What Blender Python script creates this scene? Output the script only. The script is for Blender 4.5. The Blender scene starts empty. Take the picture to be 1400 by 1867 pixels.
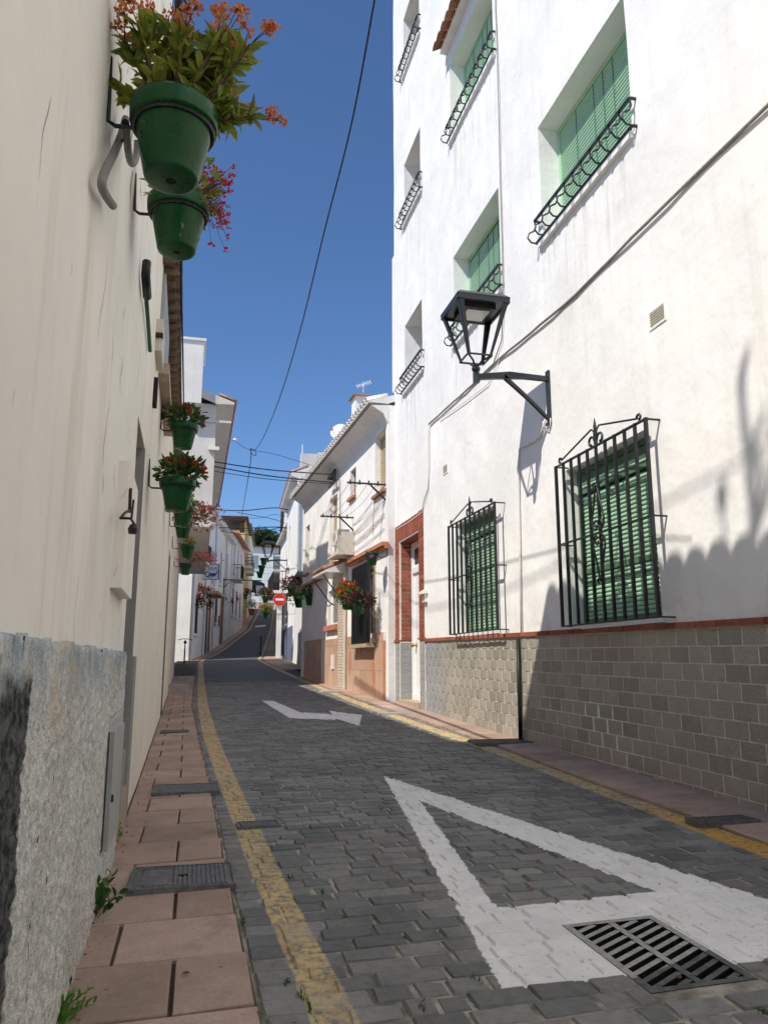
import bpy, math, random
from mathutils import Vector, Matrix, noise as mnoise
R = math.radians
S = bpy.context.scene
COL = S.collection

# ------------------------------------------------------------------ camera, sky, sun, exposure
F, PITCH, YAW, H = 1400.0, R(11.1), R(13.5), 1.1
cd = bpy.data.cameras.new('camera'); cam = bpy.data.objects.new('camera', cd); COL.objects.link(cam)
cam.location = (0, 0, H); cam.rotation_euler = (R(90) + PITCH, 0, -YAW)
cd.sensor_fit = 'VERTICAL'; cd.sensor_height = 36; cd.lens = 36 * F / 1867
cd.clip_start = .05; cd.clip_end = 3000
S.camera = cam
SD = Vector((1, .57, -1.35)).normalized()          # the way sunlight travels
w = bpy.data.worlds.new('World'); S.world = w; w.use_nodes = True
nt = w.node_tree; bg = nt.nodes['Background']
sky = nt.nodes.new('ShaderNodeTexSky'); sky.sky_type = 'NISHITA'; sky.sun_disc = False
sky.sun_elevation = math.asin(-SD.z); sky.sun_rotation = math.atan2(-SD.x, -SD.y)
sky.altitude = 0; sky.air_density = 1.0; sky.dust_density = 0; sky.ozone_density = 10.0
nt.links.new(sky.outputs[0], bg.inputs[0]); bg.inputs[1].default_value = .06
sl = bpy.data.lights.new('sun', 'SUN'); sl.energy = 2.1; sl.angle = R(.5); sl.color = (1, .94, .84)
so = bpy.data.objects.new('sun', sl); COL.objects.link(so); so.rotation_euler = SD.to_track_quat('-Z', 'Y').to_euler()
S.view_settings.view_transform = 'Standard'; S.view_settings.look = 'None'
S.view_settings.exposure = 1.25; S.view_settings.gamma = 1
S.render.engine = 'CYCLES'
S.cycles.max_bounces = 14; S.cycles.diffuse_bounces = 12

# ------------------------------------------------------------------ photo pixel -> place
def ray(x, y):
    a = (x - 700) / F; b = -(y - 933.5) / F
    d = Vector((a, math.cos(PITCH) - b * math.sin(PITCH), math.sin(PITCH) + b * math.cos(PITCH)))
    c, s = math.cos(-YAW), math.sin(-YAW)
    return Vector((c * d.x - s * d.y, s * d.x + c * d.y, d.z))
CAM = Vector((0, 0, H))
def onX(x, y, X): d = ray(x, y); return CAM + d * (X / d.x)
def onY(x, y, Y): d = ray(x, y); return CAM + d * (Y / d.y)
def gz(x, y):                                       # the street climbs away from the camera
    k = min(max((x + .4) / 3.9, 0), 1)
    if y <= 0: z = .02 * y
    elif y <= 36: z = .02 * y + .00035 * y * y
    elif y <= 46:
        t = y - 36; z = 1.1736 + .0452 * t + .0037 * t * t
    elif y <= 110: z = 1.9956 + .1192 * (y - 46)
    else: z = 9.624 + .03 * min(y - 110, 300)
    return z + .08 * k
def onG(px, py):
    d = ray(px, py); t = .5
    while t < 150:
        p = CAM + d * t
        if p.z < gz(p.x, p.y): return p
        t += .004 if t < 12 else .03
    return p
class Fr:                                           # a vertical wall plane: u along it, n out of it, z up
    def __init__(s, x, y, ux, uy, side):
        s.o = Vector((x, y, 0)); s.u = Vector((ux, uy, 0)).normalized()
        s.n = Vector((s.u.y, -s.u.x, 0)) * side     # side +1: looks to +X when u is +Y
    def p(s, u, w, z): v = s.o + s.u * u + s.n * w; return Vector((v.x, v.y, z))
    def hit(s, px, py, w=0):
        d = ray(px, py); o = s.o + s.n * w
        t = (o - CAM).dot(s.n) / d.dot(s.n); q = CAM + d * t
        return (q - s.o).dot(s.u), q.z
    def rot(s): return math.atan2(s.u.y, s.u.x)

# ------------------------------------------------------------------ mesh collector
class MB:
    def __init__(s): s.v = []; s.f = []; s.att = []
    def add(s, vs, fs, a=0.):
        k = len(s.v); s.v += [Vector(q) for q in vs]; s.f += [tuple(i + k for i in f) for f in fs]; s.att += [a] * len(fs); return s
    def box(s, x0, x1, y0, y1, z0, z1, a=0.):
        return s.add([(x, y, z) for z in (z0, z1) for y in (y0, y1) for x in (x0, x1)],
                     [(0, 2, 3, 1), (4, 5, 7, 6), (0, 1, 5, 4), (2, 6, 7, 3), (0, 4, 6, 2), (1, 3, 7, 5)], a)
    def fbox(s, fr, u0, u1, w0, w1, z0, z1, a=0.):
        return s.add([fr.p(u, w_, z) for z in (z0, z1) for w_ in (w0, w1) for u in (u0, u1)],
                     [(0, 2, 3, 1), (4, 5, 7, 6), (0, 1, 5, 4), (2, 6, 7, 3), (0, 4, 6, 2), (1, 3, 7, 5)], a)
    def bar(s, a, b, wd, ht=None, up=(0, 0, 1)):    # box beam between two points
        a, b = Vector(a), Vector(b); ht = ht or wd; d = (b - a).normalized(); up = Vector(up)
        if abs(d.dot(up)) > .98: up = Vector((0, 1, 0)) if abs(d.y) < .9 else Vector((1, 0, 0))
        x = d.cross(up).normalized() * wd / 2; y = x.cross(d).normalized() * ht / 2
        return s.add([a - x - y, a + x - y, a + x + y, a - x + y, b - x - y, b + x - y, b + x + y, b - x + y],
                     [(0, 3, 2, 1), (4, 5, 6, 7), (0, 1, 5, 4), (1, 2, 6, 5), (2, 3, 7, 6), (3, 0, 4, 7)])
    def tube(s, pts, r, n=6, caps=True):
        pts = [Vector(q) for q in pts]; k = len(s.v); m = len(pts); up = None
        for i, q in enumerate(pts):
            d = (pts[min(i + 1, m - 1)] - pts[max(i - 1, 0)]).normalized()
            if up is None: up = Vector((0, 0, 1)) if abs(d.z) < .9 else Vector((1, 0, 0))
            x = d.cross(up).normalized(); up = x.cross(d).normalized()
            rr = r[i] if isinstance(r, (list, tuple)) else r
            for j in range(n):
                a = 2 * math.pi * j / n; s.v.append(q + (x * math.cos(a) + up * math.sin(a)) * rr)
        for i in range(m - 1):
            for j in range(n):
                j2 = (j + 1) % n; s.f.append((k + i * n + j, k + i * n + j2, k + i * n + n + j2, k + i * n + n + j)); s.att.append(0.)
        if caps:
            s.f += [tuple(k + j for j in range(n))[::-1], tuple(k + (m - 1) * n + j for j in range(n))]; s.att += [0., 0.]
        return s
    def lathe(s, prof, n=24, c=(0, 0, 0), M=None):
        k = len(s.v); c = Vector(c)
        for r, z in prof:
            for j in range(n):
                a = 2 * math.pi * j / n; q = Vector((r * math.cos(a), r * math.sin(a), z))
                s.v.append(c + (M @ q if M else q))
        for i in range(len(prof) - 1):
            for j in range(n):
                j2 = (j + 1) % n; s.f.append((k + i * n + j, k + i * n + j2, k + i * n + n + j2, k + i * n + n + j)); s.att.append(0.)
        return s
    def prism(s, poly, d):                          # polygon pushed along d
        poly = [Vector(q) for q in poly]; d = Vector(d); n = len(poly)
        return s.add(poly + [q + d for q in poly], [tuple(range(n))[::-1], tuple(range(n, 2 * n))] + [(i, (i + 1) % n, n + (i + 1) % n, n + i) for i in range(n)])
    def build(s, name, m, parent=None, smooth=False, attr=False):
        me = bpy.data.meshes.new(name)
        o0 = parent_loc(parent)
        me.from_pydata([tuple(q - o0) for q in s.v], [], s.f); me.update()
        if m: me.materials.append(M[m])
        if smooth:
            me.polygons.foreach_set('use_smooth', [True] * len(me.polygons))
        if attr:
            at = me.attributes.new('rnd', 'FLOAT', 'FACE'); at.data.foreach_set('value', s.att)
        o = bpy.data.objects.new(name, me); COL.objects.link(o)
        if parent: o.parent = parent
        return o
def parent_loc(p):
    v = Vector((0, 0, 0))
    while p: v = v + p.location; p = p.parent
    return v
def tag(o, label, cat, group=None, kind=None):
    if label: o['label'] = label
    if cat: o['category'] = cat
    if group: o['group'] = group
    if kind: o['kind'] = kind
    return o
def thing(name, label, cat, loc=(0, 0, 0), group=None):
    o = bpy.data.objects.new(name, None); COL.objects.link(o); o.location = loc; o.empty_display_size = .1
    return tag(o, label, cat, group)
def copy_tree(o, parent=None):
    c = o.copy(); COL.objects.link(c); c.parent = parent
    for ch in list(o.children): copy_tree(ch, c)
    return c
def link_piece(name, me, parent, loc, rot=(0, 0, 0)):
    o = bpy.data.objects.new(name, me); COL.objects.link(o); o.parent = parent
    o.location = Vector(loc) - parent_loc(parent); o.rotation_euler = rot
    return o
def mesh_of(mb, m, smooth=False):
    me = bpy.data.meshes.new('piece'); me.from_pydata([tuple(q) for q in mb.v], [], mb.f); me.update()
    me.materials.append(M[m])
    if smooth: me.polygons.foreach_set('use_smooth', [True] * len(me.polygons))
    return me

# ------------------------------------------------------------------ materials
M = {}
class NT:
    def __init__(s, name):
        s.m = bpy.data.materials.new(name); s.m.use_nodes = True; s.t = s.m.node_tree
        s.b = s.t.nodes['Principled BSDF']; M[name] = s.m; s.pos = s.new('ShaderNodeNewGeometry').outputs['Position']
    def new(s, ty, **kw):
        n = s.t.nodes.new(ty)
        for k, v in kw.items(): setattr(n, k, v)
        return n
    def put(s, inp, v):
        if isinstance(v, (int, float)): inp.default_value = v
        elif isinstance(v, (tuple, list)): inp.default_value = tuple(v) + ((1,) if len(inp.default_value) == 4 and len(v) == 3 else ())
        else: s.t.links.new(v, inp)
    def math(s, op, a, b=0., c=None, clamp=False):
        n = s.new('ShaderNodeMath', operation=op, use_clamp=clamp); s.put(n.inputs[0], a); s.put(n.inputs[1], b)
        if c is not None: s.put(n.inputs[2], c)
        return n.outputs[0]
    def noise(s, scale, detail=4, rough=.6, vec=None, stretch=None, dist=0.):
        v = vec or s.pos
        if stretch:
            q = s.new('ShaderNodeVectorMath', operation='MULTIPLY'); s.put(q.inputs[0], v); q.inputs[1].default_value = stretch; v = q.outputs[0]
        n = s.new('ShaderNodeTexNoise'); s.put(n.inputs['Vector'], v); n.inputs['Scale'].default_value = scale
        n.inputs['Detail'].default_value = detail; n.inputs['Roughness'].default_value = rough; n.inputs['Distortion'].default_value = dist
        return n.outputs['Fac']
    def voro(s, scale, feature='F1', vec=None, out='Distance'):
        n = s.new('ShaderNodeTexVoronoi', feature=feature); s.put(n.inputs['Vector'], vec or s.pos); n.inputs['Scale'].default_value = scale
        return n.outputs[out]
    def step(s, v, a, b, c=0., d=1.):
        n = s.new('ShaderNodeMapRange', clamp=True); s.put(n.inputs[0], v)
        for i, q in enumerate((a, b, c, d)): n.inputs[i + 1].default_value = q
        return n.outputs[0]
    def mix(s, f, a, b):
        n = s.new('ShaderNodeMix', data_type='RGBA'); s.put(n.inputs[0], f); s.put(n.inputs[6], a); s.put(n.inputs[7], b); return n.outputs[2]
    def scale(s, c, f):
        n = s.new('ShaderNodeVectorMath', operation='SCALE'); s.put(n.inputs[0], c); s.put(n.inputs['Scale'], f); return n.outputs[0]
    def xyz(s):
        n = s.new('ShaderNodeSeparateXYZ'); s.t.links.new(s.pos, n.inputs[0]); return n.outputs
    def bump(s, h, strength, dist, prev=None):
        n = s.new('ShaderNodeBump'); s.put(n.inputs['Height'], h); n.inputs['Strength'].default_value = strength; n.inputs['Distance'].default_value = dist
        if prev: s.t.links.new(prev, n.inputs['Normal'])
        return n.outputs[0]
    def rnd(s):                                     # one random number for each object (or each joined piece)
        a = s.new('ShaderNodeAttribute'); a.attribute_name = 'rnd'
        return s.math('FRACT', s.math('ADD', s.new('ShaderNodeObjectInfo').outputs['Random'], a.outputs['Fac']))
    def done(s, col, rough=.8, normal=None, metal=0., spec=.3):
        s.put(s.b.inputs['Base Color'], col); s.put(s.b.inputs['Roughness'], rough); s.put(s.b.inputs['Metallic'], metal)
        s.b.inputs['Specular IOR Level'].default_value = spec
        if normal: s.t.links.new(normal, s.b.inputs['Normal'])
        return s.m
def simple(name, col, rough=.7, var=.15, scale=8, bump=0., bscale=60, metal=0., rnd=0., spec=.3):
    n = NT(name); f = n.step(n.noise(scale), .25, .75, 1 - var, 1 + var)
    if rnd: f = n.math('MULTIPLY', f, n.step(n.rnd(), 0, 1, 1 - rnd, 1 + rnd))
    nor = n.bump(n.noise(bscale, 3), bump, .01) if bump else None
    return n.done(n.scale(col, f), rough, nor, metal, spec)
def plaster(name, col, streak=.12, blotch=.06, crack=.5, bump=.35, dirt=(.45, .38, .28), rough=.85, wave=.5, up=1., cthr=.56):
    n = NT(name)
    b = n.step(n.noise(1.3, 5), .3, .7, 1 - blotch, 1 + blotch * .5)
    st = n.step(n.noise(2.2, 5, .65, stretch=(3, 3, .22)), .52, .8, 0, streak)
    c = n.mix(st, n.scale(col, b), dirt)
    # hairline cracks, only in places
    q = n.new('ShaderNodeVectorMath', operation='ADD'); n.put(q.inputs[0], n.pos)
    dn = n.new('ShaderNodeTexNoise'); n.put(dn.inputs['Vector'], n.pos); dn.inputs['Scale'].default_value = 3
    sc = n.scale(dn.outputs['Color'], .5 if up == 1 else .22); n.put(q.inputs[1], sc)
    qs = n.new('ShaderNodeVectorMath', operation='MULTIPLY'); n.put(qs.inputs[0], q.outputs[0]); qs.inputs[1].default_value = (1, 1, up)
    cr = n.math('MULTIPLY', n.step(n.voro(1.1, 'DISTANCE_TO_EDGE', qs.outputs[0]), 0, .008, 1, 0), n.step(n.noise(2.3 if up < 1 else 1.1, 3), cthr, cthr + .06))
    c = n.mix(n.math('MULTIPLY', cr, crack), c, (.25, .22, .18))
    sp = n.math('MULTIPLY', n.step(n.voro(5.), 0.012, .03, 1, 0), n.step(n.noise(1.7), .5, .6)); c = n.mix(n.math('MULTIPLY', sp, crack), c, (.3, .25, .2))
    if up < 1:
        qv = n.new('ShaderNodeVectorMath', operation='MULTIPLY'); n.put(qv.inputs[0], q.outputs[0]); qv.inputs[1].default_value = (1, 1, .32)
        ch = n.math('MULTIPLY', n.step(n.voro(8., 'F1', qv.outputs[0]), .05, .09, 1, 0), n.step(n.noise(3.1, 3), .56, .62)); c = n.mix(ch, c, (.36, .31, .25))
        pk = n.step(n.noise(1.4, 6, .7, stretch=(2.5, 2.5, .8)), .62, .64); c = n.mix(n.math('MULTIPLY', pk, .35), c, (.93, .9, .84)); cr = n.math('MAXIMUM', cr, n.math('MULTIPLY', pk, .35))
    h = n.bump(n.noise(2.5, 3), wave, .02); h = n.bump(n.noise(45, 4), bump, .003, h); h = n.bump(cr, crack * .6, .004, h)
    return n.done(c, rough, h, spec=.2)

def facade(name, wins):
    plaster(name, (.85, .84, .815), .3, .1, .22, .45, (.55, .5, .42), wave=.9)
    n = NT.__new__(NT); n.m = M[name]; n.t = n.m.node_tree; n.b = n.t.nodes['Principled BSDF']; n.pos = n.t.nodes['Geometry'].outputs['Position']
    c = n.b.inputs['Base Color'].links[0].from_socket; x, y, z = n.xyz(); runs = None
    for u0, u1, z0, z1 in wins:
        m = n.math('MULTIPLY', n.math('MULTIPLY', n.step(y, u0 - .05, u0 + .05), n.step(y, u1 + .05, u1 - .05)), n.math('MULTIPLY', n.step(z, z0 - 1.5, z0 - .1), n.step(z, z0, z0 - .02)))
        runs = m if runs is None else n.math('MAXIMUM', runs, m)
    runs = n.math('MULTIPLY', runs, n.step(n.noise(7, 4, .6, stretch=(1, 1, .08)), .5, .66, 0, .5)); c = n.mix(runs, c, (.42, .36, .27))
    pt = n.step(n.noise(.8, 2, .4, dist=.6), .56, .57); c = n.mix(n.math('MULTIPLY', pt, .5), c, (.78, .775, .76))
    sp = n.math('MULTIPLY', n.step(z, 1.75, 1.4), n.step(n.noise(5, 5, .7), .45, .7, 0, .45)); c = n.mix(sp, c, (.5, .46, .39))
    n.t.links.new(c, n.b.inputs['Base Color'])
def poly_mask(n, pts, wob=None, soft=.006):
    x, y = n.xyz()[0], n.xyz()[1]
    ar = sum(pts[i][0] * pts[(i + 1) % len(pts)][1] - pts[(i + 1) % len(pts)][0] * pts[i][1] for i in range(len(pts)))
    if ar < 0: pts = pts[::-1]
    cur = None
    for i in range(len(pts)):
        (ax, ay), (bx, by) = pts[i], pts[(i + 1) % len(pts)]
        L = math.hypot(bx - ax, by - ay); nx, ny = -(by - ay) / L, (bx - ax) / L
        d = n.math('ADD', n.math('MULTIPLY_ADD', x, nx, -(ax * nx + ay * ny)), n.math('MULTIPLY', y, ny))
        cur = d if cur is None else n.math('MINIMUM', cur, d)
    if wob is not None: cur = n.math('ADD', cur, wob)
    return cur
def g2(px, py): p = onG(px, py); return (p.x, p.y)
YL = [(0, .52), (2.6, .443), (3.25, .407), (4.5, .36), (6, .31), (8, .25), (10, .2), (14, .155), (20, .15), (34, .2), (37, .3), (58, 3.75), (100, 8.)]
YR = [(0, 2.9), (3.6, 2.9), (6, 2.93), (7.7, 2.95), (10, 2.87), (14, 2.81), (20, 2.8), (36, 2.78), (58, 5.3), (100, 9.6)]
def road_nodes(n, base, worn=.5):
    """base colour -> base colour with the white and yellow road paint on it"""
    x, y, _ = n.xyz()
    wob = n.math('MULTIPLY', n.math('SUBTRACT', n.noise(14, 3), .5), .05)
    big = poly_mask(n, [(1.546, 6.46), (.995, 2.53), (2.52, 2.48)], wob)
    inn = poly_mask(n, [(1.555, 5.41), (1.255, 3.235), (2.0, 3.235)], n.math('MULTIPLY', wob, -1))
    m = n.math('MINIMUM', big, n.math('MULTIPLY', inn, -1))
    for q in ([(478, 1278), (500, 1278), (548, 1299), (528, 1309)], [(528, 1309), (545, 1298.5), (630, 1304), (610, 1312)], [(600, 1296), (660, 1303.5), (655, 1323), (615, 1311)]):
        m = n.math('MAXIMUM', m, poly_mask(n, [g2(*k) for k in q], n.math('MULTIPLY', wob, .6)))
    for q in ([(465, 1141), (484, 1139), (484, 1142), (465, 1143.5)], ):
        m = n.math('MAXIMUM', m, poly_mask(n, [g2(*k) for k in q]))
    white = n.step(m, -.003, .004)
    def line(tab, hw):
        best = None
        fc = n.new('ShaderNodeFloatCurve'); cv = fc.mapping.curves[0]
        mx = max(v for _, v in tab); mn = min(v for _, v in tab)
        while len(cv.points) < len(tab): cv.points.new(.5, .5)
        for i, (a, b) in enumerate(tab): cv.points[i].location = (a / 100, (b - mn) / (mx - mn)); cv.points[i].handle_type = 'VECTOR'
        fc.mapping.update(); n.put(fc.inputs['Value'], n.math('DIVIDE', y, 100.))
        c = n.math('MULTIPLY_ADD', fc.outputs[0], mx - mn, mn)
        d = n.math('SUBTRACT', hw, n.math('ABSOLUTE', n.math('SUBTRACT', x, c)))
        return n.step(n.math('ADD', d, n.math('MULTIPLY', wob, .35)), -.004, .006)
    lw = n.step(y, 3, 12, .068, .088)
    wearn = n.step(n.noise(26, 5, .75), .38, .56, .12, 1)
    yel = n.math('MULTIPLY', n.math('MAXIMUM', line(YL, lw), line(YR, .088)), n.math('MULTIPLY', wearn, n.step(n.noise(3, 3), .3, .55, .55, 1)))
    fresh = n.math('MULTIPLY', n.step(x, 2, 2.2), n.step(y, 4.2, 4.9, 1, 0))
    ycol = n.mix(fresh, (.62, .45, .21), (.68, .36, .04))
    c = n.mix(yel, base, ycol)
    ww = n.math('MULTIPLY', n.step(n.noise(34, 5, .75), .32, .41, .35, 1), n.step(n.noise(4, 4), .28, .5, .86, 1))
    wcol = n.scale((.84, .81, .77), n.step(n.noise(7, 5), .3, .7, .9, 1.05))
    white = n.math('MULTIPLY', white, ww)
    return n.mix(white, c, wcol), n.math('MAXIMUM', white, yel)

# stone pavers and their mortar
n = NT('paver'); r = n.rnd()
c = n.mix(n.step(r, 0, 1), (.11, .113, .105), (.225, .218, .198)); c = n.mix(n.step(n.math('FRACT', n.math('MULTIPLY', r, 7.3)), .86, .95), c, (.2, .178, .165))
c = n.scale(c, n.math('MULTIPLY', n.step(n.noise(1.1, 3), .3, .7, .82, 1.2), n.step(n.noise(22, 6, .7), .25, .75, .72, 1.28)))
dust = n.math('MULTIPLY', n.step(n.noise(.7, 4), .5, .72), n.step(n.noise(40, 3), .35, .6)); c = n.mix(n.math('MULTIPLY', dust, .4), c, (.26, .25, .23))
st_ = n.math('MULTIPLY', n.step(n.noise(1.7, 5, .65, stretch=(1, .6, 1)), .56, .68), .45); c = n.mix(st_, c, (.05, .05, .048)); c = n.mix(n.step(n.voro(2.1), .03, .06, .5, 0), c, (.04, .04, .038))
c, pm = road_nodes(n, c)
h = n.bump(n.noise(55, 5, .7, stretch=(1, 1.6, 1)), .5, .006); h = n.bump(n.noise(12, 3), .5, .012, h)
n.done(c, n.math('MULTIPLY_ADD', pm, .1, .62), h, spec=.35)
n = NT('mortar')
c = n.mix(n.step(n.noise(6, 5), .4, .62), (.14, .125, .095), (.4, .37, .3)); c = n.mix(n.step(n.noise(4.3, 4), .62, .7), c, (.03, .05, .014))
c, pm = road_nodes(n, c); n.done(c, .95, n.bump(n.noise(90, 3), .6, .006))
n = NT('far_road')
br = n.new('ShaderNodeTexBrick'); n.put(br.inputs['Vector'], n.pos); br.inputs['Scale'].default_value = 5; br.inputs['Mortar Size'].default_value = .015
br.inputs['Color1'].default_value = (.085, .088, .088, 1); br.inputs['Color2'].default_value = (.12, .118, .112, 1); br.inputs['Mortar'].default_value = (.06, .06, .055, 1)
c, pm = road_nodes(n, n.scale(br.outputs['Color'], n.step(n.noise(.6, 4), .3, .7, .8, 1.2))); n.done(c, .7, n.bump(n.noise(40), .3, .01))
n = NT('slab'); r = n.rnd()
c = n.mix(r, (.36, .255, .195), (.47, .335, .265)); c = n.scale(c, n.math('MULTIPLY', n.step(n.noise(3, 6, .65), .3, .7, .76, 1.15), n.step(n.noise(70, 3), .3, .7, .9, 1.1)))
c = n.mix(n.math('MULTIPLY', n.step(n.noise(5, 5), .56, .75), .45), c, (.12, .1, .08))
c = n.mix(n.step(n.voro(9.), .05, .09, .6, 0), c, (.09, .07, .06))
n.done(c, .8, n.bump(n.noise(90, 3), .35, .003))
simple('joint', (.1, .075, .055), .95, .3, 12)
n = NT('ground'); n.done(n.mix(n.step(n.noise(.3), .4, .6), (.2, .17, .13), (.13, .13, .07)), .95)
# plasters
plaster('white_plaster', (.85, .84, .815), .34, .1, .22, .45, (.55, .5, .42), wave=.8)
plaster('cream_plaster', (.88, .845, .77), .5, .09, .95, .35, (.5, .43, .33), up=.2, cthr=.55)
plaster('beige_plaster', (.87, .81, .71), .25, .06, .4, .25)
plaster('old_white', (.76, .75, .73), .3, .08, .4, .3)
plaster('grey_render', (.66, .635, .6), .35, .12, .4, .3, (.28, .25, .21))
plaster('stained_white', (.66, .64, .61), .8, .15, .4, .3, (.2, .18, .14))
plaster('ochre_plaster', (.68, .5, .22), .2, .08, .3, .2)
plaster('lilac_white', (.72, .71, .74), .2, .06, .3, .2)
plaster('blue_dado', (.13, .16, .24), .4, .12, .3, .4)
plaster('jamb_plaster', (.33, .32, .31), .35, .12, .5, .4, (.12, .12, .12))
n = NT('stucco'); x, y, z = n.xyz()
c = n.mix(n.math('MULTIPLY', n.step(n.noise(34, 5, .7), .36, .56), n.step(n.noise(75, 3, .6), .3, .5, .45, 1)), (.42, .43, .41), (.74, .73, .69))
c = n.mix(n.math('MULTIPLY', n.step(z, .95, 1.1), n.step(n.noise(6, 4), .35, .6)), c, (.33, .39, .44))
c = n.mix(n.math('MULTIPLY', n.step(n.noise(5, 5), .57, .63), n.step(z, .8, 1.1, .1, .9)), c, (.6, .53, .4))
c = n.mix(n.math('MULTIPLY', n.step(n.noise(2.3, 4), .5, .7), .5), c, (.42, .39, .3))
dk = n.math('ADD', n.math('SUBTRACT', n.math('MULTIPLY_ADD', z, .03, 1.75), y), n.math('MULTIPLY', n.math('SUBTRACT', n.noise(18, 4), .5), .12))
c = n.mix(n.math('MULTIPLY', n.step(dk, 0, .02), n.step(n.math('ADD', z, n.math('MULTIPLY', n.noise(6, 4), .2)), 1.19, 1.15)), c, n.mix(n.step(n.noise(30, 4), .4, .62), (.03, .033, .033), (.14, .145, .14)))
ckm = n.math('MULTIPLY', n.step(n.noise(2.7, 4, .6, stretch=(6, 6, .7)), .655, .67), n.step(n.noise(1.9), .42, .5))
c = n.mix(ckm, c, (.035, .035, .035))
n.done(c, .92, n.bump(n.noise(45, 4, .7), .9, .012, n.bump(n.noise(120, 3), .5, .005)), spec=.15)
# tiles, bricks, stone
n = NT('dado_tile'); r = n.rnd()
c = n.mix(r, (.28, .255, .212), (.39, .355, .3)); c = n.mix(n.step(n.xyz()[1], 10.6, 11.3), c, (.3, .31, .32))
c = n.scale(c, n.math('MULTIPLY', n.step(n.noise(2, 3), .3, .7, .88, 1.1), n.step(n.noise(60, 4, .6), .3, .7, .84, 1.14))); n.done(c, .5, n.bump(n.noise(75, 4, .6), .8, .008), spec=.45)
simple('grout', (.7, .66, .59), .9, .12, 10)
n = NT('red_brick'); r = n.rnd(); c = n.mix(r, (.24, .065, .038), (.36, .115, .065)); c = n.scale(c, n.step(n.noise(25, 4), .3, .7, .78, 1.2)); n.done(c, .7, n.bump(n.noise(70), .4, .004))
n = NT('terracotta'); r = n.rnd(); c = n.mix(r, (.36, .16, .085), (.5, .26, .16)); c = n.mix(n.step(n.noise(9, 5), .5, .7), c, (.2, .14, .1)); n.done(c, .85, n.bump(n.noise(50), .4, .005))
n = NT('old_tile'); r = n.rnd(); c = n.mix(r, (.13, .085, .06), (.24, .16, .11)); c = n.mix(n.step(n.noise(11, 5), .5, .72), c, (.08, .08, .065)); n.done(c, .9, n.bump(n.noise(50), .5, .006))
n = NT('white_tile'); r = n.rnd(); c = n.mix(r, (.62, .58, .53), (.75, .73, .7)); c = n.mix(n.step(n.noise(17, 5), .56, .68), c, (.3, .2, .13)); n.done(c, .9, n.bump(n.noise(50), .4, .005))
n = NT('stone_clad'); r = n.rnd(); c = n.mix(r, (.45, .3, .215), (.58, .41, .31)); c = n.mix(n.step(n.noise(2.5, 5, .6, stretch=(1, 3, .6)), .5, .7), c, (.5, .24, .14)); n.done(c, .6, n.bump(n.noise(15), .2, .004))
simple('coral_stone', (.5, .2, .11), .6, .2, 6)
simple('small_tile', (.6, .53, .44), .6, .08, 30, rnd=.12)
simple('step_stone', (.42, .33, .24), .8, .2, 12)
simple('concrete', (.4, .39, .37), .9, .15, 6, .3)
# metal, paint, plastic
simple('iron', (.012, .013, .015), .45, .3, 20, .15, 80, spec=.5)
simple('dark_blue_iron', (.022, .027, .035), .38, .2, 6, .05, 60, spec=.5)
simple('rusty_iron', (.05, .028, .018), .7, .4, 30, .4, 90)
simple('green_metal', (.03, .12, .06), .5, .2, 20)
n = NT('cast_iron'); c = n.scale((.15, .147, .142), n.step(n.noise(30, 5), .3, .7, .65, 1.4)); n.done(c, .6, n.bump(n.noise(80), .4, .003), .15)
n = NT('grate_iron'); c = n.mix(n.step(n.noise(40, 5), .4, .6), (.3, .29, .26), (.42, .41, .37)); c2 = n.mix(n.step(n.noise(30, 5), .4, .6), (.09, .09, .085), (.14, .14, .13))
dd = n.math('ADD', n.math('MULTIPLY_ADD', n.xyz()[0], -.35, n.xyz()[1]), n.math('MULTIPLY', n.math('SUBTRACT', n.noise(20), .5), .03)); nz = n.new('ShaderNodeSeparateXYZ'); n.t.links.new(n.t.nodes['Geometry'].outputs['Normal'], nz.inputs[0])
n.done(n.mix(n.step(nz.outputs[2], .6, .8), (.012, .011, .01), n.mix(n.step(dd, 1.985, 1.995), c2, c)), .85, n.bump(n.noise(90), .5, .003), spec=.15)  # unpainted side faces near black: the shade in the slots is put into their colour
simple('pit', (.012, .011, .01), .95, .3, 20)
simple('shutter_green', (.36, .58, .4), .45, .06, 9, spec=.4)
simple('shutter_frame', (.09, .18, .11), .55, .12, 9)
simple('beige_shutter', (.56, .47, .33), .6, .08, 9)
simple('grey_shutter', (.3, .33, .35), .6, .1, 9)
simple('white_paint', (.8, .8, .79), .35, .03, 9, spec=.45)
simple('white_plastic', (.78, .77, .73), .4, .06, 9)
simple('cream_plastic', (.6, .55, .46), .5, .08, 9)
simple('brass', (.5, .33, .12), .35, .1, 20, metal=1.)
simple('black_plastic', (.015, .015, .016), .45, .2, 20)
simple('grey_plastic', (.22, .21, .195), .55, .12, 9)
simple('grey_cable', (.33, .3, .275), .8, .25, 30)
simple('white_cable', (.7, .68, .63), .7, .1, 30)
simple('black_cable', (.02, .022, .026), .6, .2, 30)
simple('cabinet_paint', (.42, .43, .41), .6, .1, 7, .1)
simple('dark_wood', (.045, .025, .018), .55, .25, 12)
simple('brown_wood', (.2, .075, .03), .5, .2, 12)
simple('dark_inside', (.02, .02, .02), .9, .2, 10)
simple('sign_red', (.6, .02, .012), .35, .05, 9, spec=.5)
simple('sign_blue', (.05, .07, .2), .5, .1, 9)
simple('sign_grey', (.7, .7, .74), .5, .06, 9)
simple('pole_grey', (.62, .63, .64), .4, .06, 12)
simple('soil', (.045, .03, .02), .95, .3, 30)
n = NT('glass_dark'); n.done((.04, .05, .055), .08, None, 0, .6)
n = NT('lamp_glass'); n.done((.72, .72, .68), .25, n.bump(n.noise(60), .3, .004), 0, .5)
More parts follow.
